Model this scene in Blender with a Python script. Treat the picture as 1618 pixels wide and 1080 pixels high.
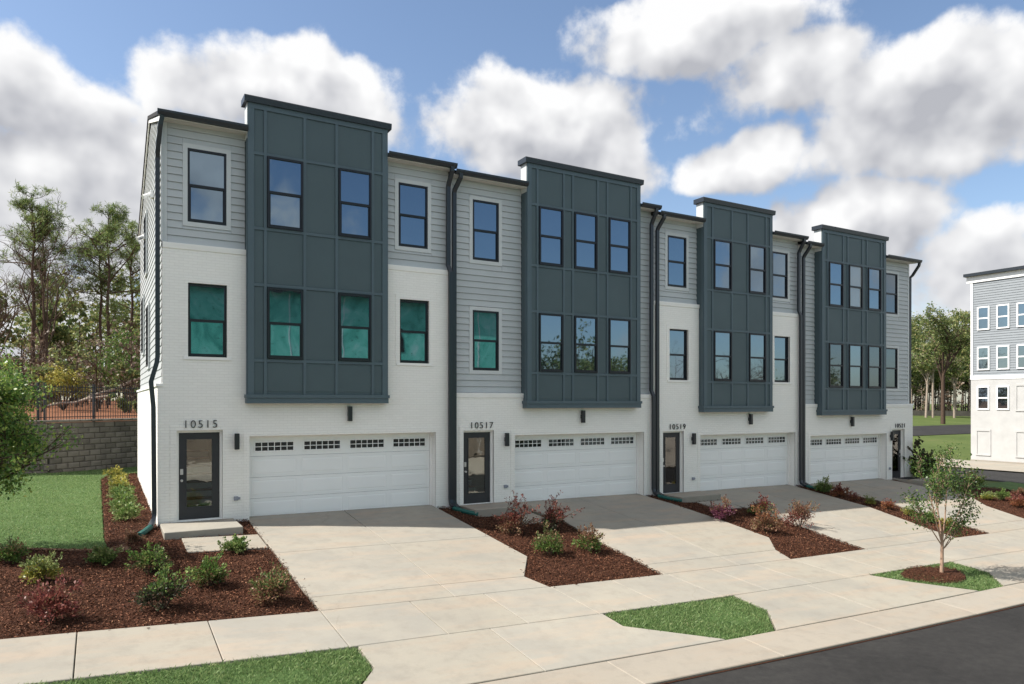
import bpy, bmesh, math, random
import numpy as np
from mathutils import Vector, Matrix

for o in list(bpy.data.objects): bpy.data.objects.remove(o)
SC = bpy.context.scene
COL = SC.collection
random.seed(7)
RNG = np.random.default_rng(11)

# ------------------------------------------------------------------ camera
FWD = Vector((0.4985, 0.8669, 0.0)).normalized()
RGT = Vector((FWD.y, -FWD.x, 0.0))
CAM = Vector((-3.27, -18.98, 2.99))
cd = bpy.data.cameras.new('camera'); cam = bpy.data.objects.new('camera', cd); COL.objects.link(cam)
cam.location = CAM
cam.rotation_euler = (math.pi/2, 0, -math.atan2(FWD.x, FWD.y))
cd.sensor_width = 36.0; cd.lens = 36.0*1129/1618; cd.shift_y = 96.4/1618
cd.clip_start = 0.1; cd.clip_end = 3000
SC.camera = cam

# ------------------------------------------------------------------ sun, sky, exposure
SUN_DIR = Vector((-0.82, 0.277, 1.0)).normalized()
sl = bpy.data.lights.new('sun', 'SUN'); so = bpy.data.objects.new('sun', sl); COL.objects.link(so)
sl.energy = 2.0; sl.angle = math.radians(0.53); sl.color = (1.0, 0.945, 0.86)
so.rotation_euler = (-SUN_DIR).to_track_quat('-Z', 'Y').to_euler()
so.location = (-30, 10, 40)

SC.view_settings.view_transform = 'Standard'; SC.view_settings.look = 'None'
SC.view_settings.gamma = 1.0; SC.view_settings.use_curve_mapping = False
SC.view_settings.exposure = 1.95
SC.cycles.use_denoising = True
SC.cycles.max_bounces = 6; SC.cycles.diffuse_bounces = 4; SC.cycles.glossy_bounces = 3
SC.cycles.transparent_max_bounces = 6; SC.cycles.caustics_reflective = False; SC.cycles.caustics_refractive = False

class NT:
    """small helper to write node trees"""
    def __init__(s, tree): s.t = tree; s.n = tree.nodes; s.l = tree.links
    def node(s, typ, **kw):
        nd = s.n.new(typ)
        for k, v in kw.items(): setattr(nd, k, v)
        return nd
    def put(s, sock, v):
        if isinstance(v, bpy.types.NodeSocket): s.l.new(v, sock)
        elif v is not None:
            try: sock.default_value = v
            except Exception: sock.default_value = (*v, 1.0)
    def m(s, op, a, b=None, c=None, clamp=False):
        nd = s.node('ShaderNodeMath', operation=op, use_clamp=clamp)
        s.put(nd.inputs[0], a)
        if b is not None: s.put(nd.inputs[1], b)
        if c is not None: s.put(nd.inputs[2], c)
        return nd.outputs[0]
    def v(s, op, a, b=None, scale=None):
        nd = s.node('ShaderNodeVectorMath', operation=op)
        s.put(nd.inputs[0], a)
        if b is not None: s.put(nd.inputs[1], b)
        if scale is not None: s.put(nd.inputs['Scale'], scale)
        return nd.outputs[1] if op in ('LENGTH', 'DOT_PRODUCT', 'DISTANCE') else nd.outputs[0]
    def noise(s, vec, scale, detail=4, rough=.5, dist=0, out=0):
        nd = s.node('ShaderNodeTexNoise'); s.put(nd.inputs['Vector'], vec)
        nd.inputs['Scale'].default_value = scale; nd.inputs['Detail'].default_value = detail
        nd.inputs['Roughness'].default_value = rough; nd.inputs['Distortion'].default_value = dist
        return nd.outputs[out]
    def mix(s, f, a, b, typ='MIX'):
        nd = s.node('ShaderNodeMix', data_type='RGBA', blend_type=typ)
        s.put(nd.inputs[0], f); s.put(nd.inputs[6], a); s.put(nd.inputs[7], b)
        return nd.outputs[2]
    def rng(s, x, a, b, c=0, d=1, smooth=False):
        nd = s.node('ShaderNodeMapRange'); nd.clamp = True
        if smooth: nd.interpolation_type = 'SMOOTHSTEP'
        for i, q in enumerate((x, a, b, c, d)): s.put(nd.inputs[i], q)
        return nd.outputs[0]
    def ramp(s, f, stops):
        nd = s.node('ShaderNodeValToRGB'); s.put(nd.inputs[0], f)
        e = nd.color_ramp.elements
        while len(e) < len(stops): e.new(.5)
        for i, (p, c) in enumerate(stops): e[i].position = p; e[i].color = (*c, 1)
        return nd.outputs[0]
    def sep(s, v):
        nd = s.node('ShaderNodeSeparateXYZ'); s.put(nd.inputs[0], v); return nd.outputs
    def comb(s, x, y, z):
        nd = s.node('ShaderNodeCombineXYZ')
        for i, q in enumerate((x, y, z)): s.put(nd.inputs[i], q)
        return nd.outputs[0]

# cumulus banks: compass azimuth (deg from +Y towards +X), elevation, half width, half height, weight
D = math.degrees
CLOUDS = [(-4.0, 19.7, 5.6, 3.9, 1.15), (11.3, 22.2, 9.7, 3.9, 1.1), (14.1, 24.6, 4.9, 2.0, 0.95), (32.0, 21.1, 11.3, 4.4, 1.1), (36.0, 18.5, 7.5, 3.2, 0.95), (44.8, 26.8, 9.7, 2.9, 1.05), (61.4, 20.5, 9.0, 4.2, 1.2), (51.7, 22.8, 7.0, 3.3, 0.95), (59.1, 17.4, 8.5, 2.9, 1.05), (48.3, 18.0, 5.0, 2.1, 1.0), (55.3, 13.1, 6.2, 3.5, 1.1), (63.9, 9.4, 6.6, 3.5, 1.1), (-0.4, 14.0, 10.6, 6.2, 1.15), (66.6, 4.7, 8.5, 3.6, 0.9), (-3.7, 7.0, 9.2, 4.6, 0.85)]
GEN_OFF = (15.5, 3.3, -7.7)
SKY_K, CLOUD_LO, CLOUD_HI = 0.046, (.128, .131, .142), (.258, .258, .259)

W = bpy.data.worlds.new('World'); SC.world = W; W.use_nodes = True
def build_world():
    N = NT(W.node_tree); N.n.clear()
    out = N.node('ShaderNodeOutputWorld'); bg = N.node('ShaderNodeBackground')
    N.l.new(bg.outputs[0], out.inputs[0])
    sky = N.node('ShaderNodeTexSky', sky_type='NISHITA'); sky.sun_disc = False
    sky.sun_elevation = math.asin(SUN_DIR.z); sky.sun_rotation = math.atan2(SUN_DIR.x, SUN_DIR.y)
    sky.altitude = 100; sky.air_density = 1.0; sky.dust_density = 1.0; sky.ozone_density = 1.3
    tc = N.node('ShaderNodeTexCoord'); P = N.v('NORMALIZE', tc.outputs['Generated'])
    x, y, z = N.sep(P)[:3]
    az = N.m('MULTIPLY', N.m('ARCTAN2', x, y), 57.2958)
    el = N.m('MULTIPLY', N.m('ARCSINE', z), 57.2958)
    warp = N.node('ShaderNodeTexNoise'); N.put(warp.inputs['Vector'], P); warp.inputs['Scale'].default_value = 7; warp.inputs['Detail'].default_value = 3
    wx, wy, wz = N.sep(warp.outputs['Color'])[:3]
    azw = N.m('MULTIPLY_ADD', wx, 7.0, N.m('SUBTRACT', az, 3.5))
    elw = N.m('MULTIPLY_ADD', wy, 4.5, N.m('SUBTRACT', el, 2.25))
    best = low = None; DE = 2.2                     # density here, and a little higher up
    for a, e, rx, ry, w in CLOUDS:
        dx = N.m('MULTIPLY_ADD', azw, 1/rx, -a/rx); dy = N.m('MULTIPLY_ADD', elw, 1/ry, -e/ry)
        b = N.m('MULTIPLY_ADD', N.m('MULTIPLY_ADD', dx, dx, N.m('MULTIPLY', dy, dy)), -w, w)
        b2 = N.m('MULTIPLY_ADD', dy, -2*w*DE/ry, N.m('SUBTRACT', b, w*(DE/ry)**2))
        best = b if best is None else N.m('SMOOTH_MAX', best, b, .2)
        low = b2 if low is None else N.m('SMOOTH_MAX', low, b2, .3)
    best = N.m('MAXIMUM', best, -1.0); low = N.m('MAXIMUM', low, -1.0)
    # elsewhere the cumulus is made thicker to add fill light on the facade
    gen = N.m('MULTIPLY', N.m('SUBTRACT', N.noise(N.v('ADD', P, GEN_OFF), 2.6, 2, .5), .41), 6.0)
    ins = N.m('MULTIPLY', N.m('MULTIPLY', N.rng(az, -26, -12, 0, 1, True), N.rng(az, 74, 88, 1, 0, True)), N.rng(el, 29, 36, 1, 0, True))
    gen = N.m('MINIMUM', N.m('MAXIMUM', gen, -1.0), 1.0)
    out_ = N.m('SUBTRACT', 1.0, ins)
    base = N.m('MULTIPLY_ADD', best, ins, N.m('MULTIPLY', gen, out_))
    slope = N.m('MULTIPLY', N.m('SUBTRACT', best, low), ins)
    def puff(p): return N.m('MULTIPLY_ADD', N.noise(p, 15, 8, .585), 1.45, N.m('MULTIPLY', N.noise(p, 6.0, 2, .5), .9))
    n0 = puff(P); n1 = 0
    def soft(p): return N.m('MULTIPLY_ADD', N.noise(p, 15, 2.6, .5), 1.6, N.m('MULTIPLY', N.noise(p, 6.0, 1, .5), .8))
    s0 = soft(P); s1 = soft(N.v('ADD', P, (-.022, .004, .028)))
    d0 = N.m('ADD', N.m('MULTIPLY', base, .68), N.m('SUBTRACT', n0, 1.175))
    alpha = N.rng(d0, -.10, .36, 0, 1, True)
    lit = N.m('MULTIPLY_ADD', N.m('SUBTRACT', s0, s1), 1.25, N.m('MULTIPLY', N.m('SUBTRACT', n0, 1.175), .22))
    lit = N.m('ADD', lit, N.m('MULTIPLY', N.m('MINIMUM', slope, 1.2), .5))
    lit = N.m('ADD', lit, N.rng(d0, .0, .8, .64, .34))
    lit = N.m('MULTIPLY_ADD', out_, .26, lit)  # clouds out of view brightened to lift the shaded facade
    lit = N.m('MINIMUM', N.m('MAXIMUM', lit, 0.0), 1.0)
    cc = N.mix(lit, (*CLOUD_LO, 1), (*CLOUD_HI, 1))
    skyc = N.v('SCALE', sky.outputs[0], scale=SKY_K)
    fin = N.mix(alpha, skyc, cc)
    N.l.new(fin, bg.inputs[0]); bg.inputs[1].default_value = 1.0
build_world()
W.cycles.sampling_method = 'MANUAL'; W.cycles.sample_map_resolution = 512

# ------------------------------------------------------------------ materials
MATS = {}
def mat(name, rough=.7, spec=.3):
    m = bpy.data.materials.new(name); m.use_nodes = True; MATS[name] = m
    N = NT(m.node_tree); b = N.n['Principled BSDF']
    b.inputs['Roughness'].default_value = rough
    b.inputs['Specular IOR Level'].default_value = spec
    geo = N.node('ShaderNodeNewGeometry')
    return m, N, b, geo
def bump(N, b, h, strength=.4, dist=.01):
    nd = N.node('ShaderNodeBump'); nd.inputs['Strength'].default_value = strength; nd.inputs['Distance'].default_value = dist
    N.l.new(h, nd.inputs['Height']); N.l.new(nd.outputs[0], b.inputs['Normal'])
def objrand(N): return N.node('ShaderNodeObjectInfo').outputs['Random']
def paint(name, col, rough=.55, var=.06, bscale=40, bstr=.08, spec=.3, dirt=.08):
    m, N, b, geo = mat(name, rough, spec)
    P = geo.outputs['Position']
    f = N.noise(P, 1.3, 5, .6); r = objrand(N)
    k = N.m('ADD', N.rng(f, .25, .75, 1-dirt, 1+dirt*.4), N.m('MULTIPLY', N.m('SUBTRACT', r, .5), var))
    c = N.v('SCALE', N.comb(*col), scale=k)
    N.l.new(c, b.inputs['Base Color'])
    bump(N, b, N.noise(P, bscale, 3, .5), bstr, .004)
    return m
def brick_mat():
    m, N, b, geo = mat('white_brick', .62, .25)
    x, y, z = N.sep(geo.outputs['Position'])[:3]
    vec = N.comb(N.m('ADD', x, y), z, 0.0)
    br = N.node('ShaderNodeTexBrick'); N.put(br.inputs['Vector'], vec)
    br.inputs['Scale'].default_value = 1.0; br.inputs['Brick Width'].default_value = .205; br.inputs['Row Height'].default_value = .0685
    br.inputs['Mortar Size'].default_value = .005; br.inputs['Mortar Smooth'].default_value = .35
    br.inputs['Color1'].default_value = (.90, .885, .85, 1); br.inputs['Color2'].default_value = (.87, .855, .82, 1); br.inputs['Mortar'].default_value = (.80, .785, .75, 1)
    f = N.noise(geo.outputs['Position'], .9, 6, .6)
    c = N.mix(N.rng(f, .35, .75, 0, .35), br.outputs['Color'], (.84, .82, .78, 1))
    N.l.new(c, b.inputs['Base Color'])
    h = N.m('ADD', N.m('MULTIPLY', N.m('SUBTRACT', 1.0, br.outputs['Fac']), 1.0), N.m('MULTIPLY', N.noise(geo.outputs['Position'], 34, 4, .6), .55))
    bump(N, b, h, .75, .006)
    return m
def concrete_mat(name, c0, c1, stain):
    m, N, b, geo = mat(name, .85, .2)
    P = geo.outputs['Position']; r = objrand(N)
    f = N.m('ADD', N.noise(P, .55, 6, .62), N.m('MULTIPLY', N.m('SUBTRACT', r, .5), .3))
    c = N.mix(N.rng(f, .33, .68, 0, 1), (*c0, 1), (*c1, 1))
    # rusty clay smears drawn along the slabs
    sx = N.v('MULTIPLY', P, (.5, 2.2, 1))
    c = N.mix(N.rng(N.noise(sx, .9, 5, .65), .48, .70, 0, .7), c, (*stain, 1))
    c = N.mix(N.rng(N.noise(P, 55, 3, .7), .3, .75, 0, .3), c, (.25, .23, .2, 1))
    c = N.mix(N.rng(N.noise(P, 3.3, 7, .7), .48, .72, 0, .5), c, (.235, .215, .185, 1))
    vo = N.node('ShaderNodeTexVoronoi', feature='DISTANCE_TO_EDGE'); N.put(vo.inputs['Vector'], N.v('ADD', P, N.v('SCALE', N.node('ShaderNodeTexNoise').outputs['Color'], scale=.3))); vo.inputs['Scale'].default_value = .31
    c = N.mix(N.m('MULTIPLY', N.rng(vo.outputs['Distance'], 0, .005, .28, 0), N.rng(N.noise(P, .7, 2, .5), .52, .6, 0, 1)), c, (.2, .17, .14, 1))
    dr = N.node('ShaderNodeTexVoronoi'); N.put(dr.inputs['Vector'], P); dr.inputs['Scale'].default_value = 1.7
    c = N.mix(N.m('MULTIPLY', N.rng(dr.outputs['Distance'], .02, .075, .4, 0), N.rng(N.noise(P, .9, 2, .5), .5, .62, 0, 1)), c, (.22, .19, .16, 1))
    c = N.v('SCALE', c, scale=N.m('MULTIPLY_ADD', r, .16, .92))
    N.l.new(c, b.inputs['Base Color'])
    bump(N, b, N.noise(N.v('MULTIPLY', P, (30, 160, 30)), 1.0, 3, .6), .22, .003)
    return m
def ground_mat(name, stops, scale, bs=18, bst=.5, bd=.03, rough=.95):
    m, N, b, geo = mat(name, rough, .12)
    P = geo.outputs['Position']
    f = N.m('ADD', N.m('MULTIPLY', N.noise(P, scale, 6, .65), .55), N.m('MULTIPLY', N.noise(P, scale*11, 4, .7), .45))
    N.l.new(N.ramp(f, stops), b.inputs['Base Color'])
    bump(N, b, N.noise(P, bs, 5, .7), bst, bd)
    return m
def leaf_mat(name, stops, trans=.3, rough=.5):
    m, N, b, geo = mat(name, rough, .3)
    r = geo.outputs['Random Per Island']
    f = N.m('ADD', N.m('MULTIPLY', r, .75), N.m('MULTIPLY', N.noise(geo.outputs['Position'], 2.5, 2, .5), .25))
    c = N.ramp(f, stops); N.l.new(c, b.inputs['Base Color'])
    tr = N.node('ShaderNodeBsdfTranslucent'); N.l.new(c, tr.inputs[0])
    mx = N.node('ShaderNodeMixShader'); mx.inputs[0].default_value = trans
    N.l.new(b.outputs[0], mx.inputs[1]); N.l.new(tr.outputs[0], mx.inputs[2])
    N.l.new(mx.outputs[0], N.n['Material Output'].inputs[0])
    return m
def glass_mat(name, base=(.012, .015, .018), ior=3.1, wave=.045, tint=(.62, .82, 1.0)):
    m, N, b, geo = mat(name, .02, .5)
    b.inputs['Base Color'].default_value = (*base, 1); b.inputs['IOR'].default_value = ior
    b.inputs['Specular Tint'].default_value = (*tint, 1)
    bump(N, b, N.noise(N.v('ADD', geo.outputs['Position'], N.v('SCALE', N.comb(1., 1., 1.), scale=N.m('MULTIPLY', objrand(N), 30.))), 1.1, 2, .5), wave, .05)
    return m

M = {}
M['brick'] = brick_mat()
M['siding'] = paint('grey_siding', (.47, .497, .51), .6, .05, 30, .12)
M['trim'] = paint('grey_trim', (.56, .585, .595), .55, .02, 30, .05)
M['side'] = paint('pale_siding', (.42, .44, .45), .6, .04, 30, .1)
M['soffit'] = paint('soffit_paint', (.62, .60, .57), .7, .02)
M['bay'] = paint('bay_panel_paint', (.072, .105, .118), .55, .03, 120, .12, .35)
M['batten'] = paint('bay_batten_paint', (.083, .120, .142), .5, .04, 60, .06, .35)
M['black'] = paint('black_metal', (.012, .015, .02), .35, .0, 30, .02, .5)
M['gutter'] = paint('gutter_metal', (.018, .024, .032), .35, .0, 20, .03, .5)
M['frame'] = paint('window_frame_black', (.009, .011, .016), .4, .0, 30, .02, .4)
M['doorpaint'] = paint('charcoal_door_paint', (.035, .036, .041), .45, .0, 30, .03, .4)
M['white'] = paint('white_paint', (.88, .885, .885), .42, .015, 20, .02, .4, .03)
M['whitetrim'] = paint('white_trim_paint', (.86, .85, .83), .5, .01, 20, .03)
M['tread'] = paint('brown_tread', (.16, .10, .07), .5)
M['lap_shade'] = paint('lap_shade_backing', (.10, .11, .12), .9)  # dark tone stands in for lap shadow in the gaps between boards
M['rubber'] = paint('black_rubber', (.012, .012, .013), .8)
M['steel'] = paint('brushed_nickel', (.55, .54, .52), .3, 0, 20, .02, .6)
M['vent'] = paint('grey_plastic', (.26, .28, .33), .5)
M['green'] = paint('green_drain_plastic', (.015, .10, .085), .45)
M['roof'] = ground_mat('roof_shingles', [(.2, (.03, .03, .032)), (.8, (.07, .07, .075))], 4)
M['glass'] = glass_mat('window_glass')
M['glass_light'] = glass_mat('window_glass_clear', (.025, .027, .03), 2.2)
M['glass_garage'] = glass_mat('garage_glass', (.012, .012, .013), 1.65)
M['glass_curtain'] = glass_mat('window_glass_curtain', (.30, .31, .30), 2.0)
def clear_glass():
    m, N, b, geo = mat('door_glass'); gl = N.node('ShaderNodeBsdfGlossy'); gl.inputs['Roughness'].default_value = .015
    tr = N.node('ShaderNodeBsdfTransparent'); tr.inputs[0].default_value = (.88, .92, .9, 1)
    fr = N.node('ShaderNodeFresnel'); fr.inputs[0].default_value = 1.9; mx = N.node('ShaderNodeMixShader')
    bp = N.node('ShaderNodeBump'); bp.inputs['Strength'].default_value = .04; bp.inputs['Distance'].default_value = .05
    N.l.new(N.noise(geo.outputs['Position'], 2.5, 2, .5), bp.inputs['Height']); N.l.new(bp.outputs[0], gl.inputs['Normal'])
    N.l.new(N.m('ADD', fr.outputs[0], .06), mx.inputs[0]); N.l.new(tr.outputs[0], mx.inputs[1]); N.l.new(gl.outputs[0], mx.inputs[2])
    N.l.new(mx.outputs[0], N.n['Material Output'].inputs[0]); return m
M['glass_door'] = clear_glass()
M['concrete'] = concrete_mat('concrete', (.355, .328, .275), (.275, .262, .232), (.385, .305, .235))
M['curb'] = concrete_mat('kerb_concrete', (0.343, 0.306, 0.256), (0.306, 0.279, 0.241), (0.352, 0.285, 0.222))
M['asphalt'] = ground_mat('asphalt', [(.28, (0.019, 0.019, 0.019)), (.5, (0.031, 0.030, 0.030)), (.62, (0.039, 0.038, 0.037)), (.8, (0.063, 0.060, 0.058))], .6, 90, .5, .008, .85)
M['mulch'] = ground_mat('mulch_soil', [(.25, (0.030, 0.014, 0.009)), (.55, (0.070, 0.029, 0.017)), (.8, (0.116, 0.049, 0.030))], 3, 30, .8, .04)
M['chip'] = leaf_mat('mulch_chips', [(.08, (0.026, 0.012, 0.008)), (.42, (0.113, 0.045, 0.024)), (.72, (0.218, 0.088, 0.049)), (.88, (0.332, 0.168, 0.097)), (.975, (0.542, 0.378, 0.242))], 0.0, .9)
M['turf'] = ground_mat('turf', [(.25, (0.046, 0.082, 0.028)), (.6, (0.082, 0.137, 0.046)), (.85, (0.128, 0.174, 0.068))], .8, 40, .6, .03)
M['blade'] = leaf_mat('grass_blades', [(.1, (0.099, 0.175, 0.061)), (.5, (0.186, 0.287, 0.102)), (.85, (0.290, 0.359, 0.157)), (.98, (0.464, 0.370, 0.241))], .4)
M['meadow'] = ground_mat('meadow', [(.3, (0.050, 0.076, 0.020)), (.55, (0.086, 0.116, 0.035)), (.8, (0.141, 0.121, 0.060))], .09, 6, .5, .05)
M['dirt'] = ground_mat('clay_dirt', [(.3, (.16, .095, .06)), (.7, (.26, .16, .105))], 1.2)
M['site'] = ground_mat('site_clay', [(.3, (.36, .32, .27)), (.7, (.46, .42, .36))], .8)
M['litter'] = ground_mat('leaf_litter', [(.3, (.12, .05, .028)), (.6, (.24, .11, .06)), (.85, (.34, .2, .12))], 1.1, 20, .8, .05)
M['block'] = paint('grey_wall_block', (.19, .17, .145), .9, .35, 9, .9, .15, .3)
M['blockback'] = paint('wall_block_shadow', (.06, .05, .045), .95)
M['bark'] = ground_mat('pine_bark', [(.3, (0.056, 0.039, 0.029)), (.7, (0.135, 0.092, 0.070))], 5, 14, .8, .04)
M['bark_pale'] = ground_mat('pale_bark', [(.3, (0.228, 0.180, 0.144)), (.7, (0.432, 0.360, 0.300))], 4, 14, .6, .02)
M['bark_tan'] = ground_mat('tan_bark', [(.3, (.27, .17, .12)), (.7, (.44, .31, .23))], 8, 24, .4, .01)
M['twig'] = ground_mat('twig_bark', [(.3, (.06, .042, .03)), (.7, (.13, .095, .07))], 8)
M['pine'] = leaf_mat('pine_needles', [(.1, (0.065, 0.116, 0.038)), (.55, (0.162, 0.235, 0.072)), (.95, (0.323, 0.346, 0.110))], .45)
M['leaf_far'] = leaf_mat('wood_foliage', [(.1, (0.062, 0.110, 0.038)), (.5, (0.161, 0.208, 0.068)), (.85, (0.292, 0.286, 0.110)), (.97, (0.497, 0.340, 0.182))], .4)
M['leaf_brown'] = leaf_mat('bare_twigs', [(.1, (0.097, 0.068, 0.048)), (.6, (0.193, 0.140, 0.102)), (.95, (0.290, 0.222, 0.165))], .2)
M['holly'] = leaf_mat('holly_leaves', [(.1, (0.047, 0.111, 0.030)), (.5, (0.134, 0.246, 0.055)), (.85, (0.348, 0.419, 0.101)), (.98, (0.640, 0.587, 0.203))], .45, .35)
M['young'] = leaf_mat('young_leaves', [(.1, (0.024, 0.056, 0.016)), (.5, (0.064, 0.123, 0.030)), (.9, (0.154, 0.211, 0.054))], .25, .4)
LEAF = {
 'green': [(.1, (0.044, 0.111, 0.026)), (.5, (0.111, 0.193, 0.044)), (.9, (0.251, 0.310, 0.088))],
 'lime': [(.1, (0.093, 0.145, 0.043)), (.5, (0.204, 0.264, 0.085)), (.9, (0.383, 0.391, 0.178))],
 'yellow': [(.1, (0.148, 0.178, 0.037)), (.5, (0.326, 0.310, 0.060)), (.9, (0.510, 0.428, 0.104))],
 'red': [(.1, (.09, .022, .022)), (.5, (.21, .06, .05)), (.8, (.31, .12, .09)), (.97, (.14, .16, .06))],
 'purple': [(.1, (0.073, 0.020, 0.044)), (.5, (0.178, 0.044, 0.088)), (.9, (0.326, 0.133, 0.193))],
 'bronze': [(.1, (0.104, 0.052, 0.030)), (.45, (0.236, 0.111, 0.073)), (.75, (0.296, 0.193, 0.104)), (.97, (0.133, 0.193, 0.060))],
 'pinkgreen': [(.1, (0.052, 0.104, 0.030)), (.45, (0.126, 0.178, 0.052)), (.75, (0.296, 0.193, 0.104)), (.97, (0.369, 0.148, 0.118))],
 'dark': [(.1, (0.022, 0.030, 0.017)), (.5, (0.052, 0.073, 0.032)), (.9, (0.148, 0.073, 0.066))],
 'orange': [(.1, (.15, .05, .03)), (.5, (.30, .11, .055)), (.9, (.40, .23, .10))],
}
for k, st in LEAF.items(): M['leaf_'+k] = leaf_mat('shrub_leaves_'+k, st, .3, .45)
def sheath_mat():
    m, N, b, geo = mat('green_sheathing', .5, .3); P = N.v('MULTIPLY', geo.outputs['Position'], (1.0, 1.0, .7))
    f = N.noise(P, .55, 4, .6, 1.6)
    c = N.ramp(f, [(.3, (.06, .36, .27)), (.45, (.16, .64, .48)), (.58, (.26, .76, .60)), (.7, (.50, .82, .72))])
    c = N.mix(N.rng(N.noise(N.v('MULTIPLY', P, (2.5, 1, 7)), 1.0, 3, .6), .60, .68, 0, .7), c, (.04, .16, .13, 1))
    N.l.new(c, b.inputs['Base Color']); return m
M['sheath'] = sheath_mat()
M['osb'] = paint('timber_board', (.38, .32, .26), .7, .1, 6, .3, .2, .3)
M['darkhole'] = paint('dark_opening', (.02, .018, .016), .8)
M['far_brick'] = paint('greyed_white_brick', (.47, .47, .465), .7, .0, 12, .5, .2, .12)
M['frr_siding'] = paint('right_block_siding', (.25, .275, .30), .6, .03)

# ------------------------------------------------------------------ mesh helpers
def new_mesh(name, V, F):
    me = bpy.data.meshes.new(name); me.from_pydata([tuple(map(float, v)) for v in V], [], F); me.update(); return me
def mesh_np(name, V, F):
    """fast mesh from numpy: V (n,3), F (m,k) all with k corners"""
    me = bpy.data.meshes.new(name); V = np.asarray(V, dtype=np.float32); F = np.asarray(F, dtype=np.int32)
    m, k = F.shape
    me.vertices.add(len(V)); me.vertices.foreach_set('co', V.ravel())
    me.loops.add(m*k); me.loops.foreach_set('vertex_index', F.ravel())
    me.polygons.add(m); me.polygons.foreach_set('loop_start', np.arange(0, m*k, k, dtype=np.int32))
    me.polygons.foreach_set('loop_total', np.full(m, k, dtype=np.int32))
    me.update(calc_edges=True); return me
LEAFY = {'foliage', 'new_growth', 'crown', 'stems', 'branches', 'trunks'}
def obj(name, me, m=None, parent=None, loc=(0, 0, 0), rotz=0, scale=None):
    o = bpy.data.objects.new(name, me); COL.objects.link(o)
    if name in LEAFY: o['kind'] = 'stuff'
    if m is not None:
        if not me.materials: me.materials.append(m)
        elif me.materials[0] is not m:
            o.material_slots[0].link = 'OBJECT'; o.material_slots[0].material = m
    o.location = loc; o.rotation_euler = (0, 0, rotz)
    if scale: o.scale = scale
    if parent is not None: o.parent = parent
    return o
def tag(o, label=None, cat=None, group=None, kind=None):
    if label: o['label'] = label
    if cat: o['category'] = cat
    if group: o['group'] = group
    if kind: o['kind'] = kind
    return o
def thing(name, label, cat, loc=(0, 0, 0), group=None):
    o = bpy.data.objects.new(name, None); COL.objects.link(o); o.location = loc; o.empty_display_size = .2
    return tag(o, label, cat, group)
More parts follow.
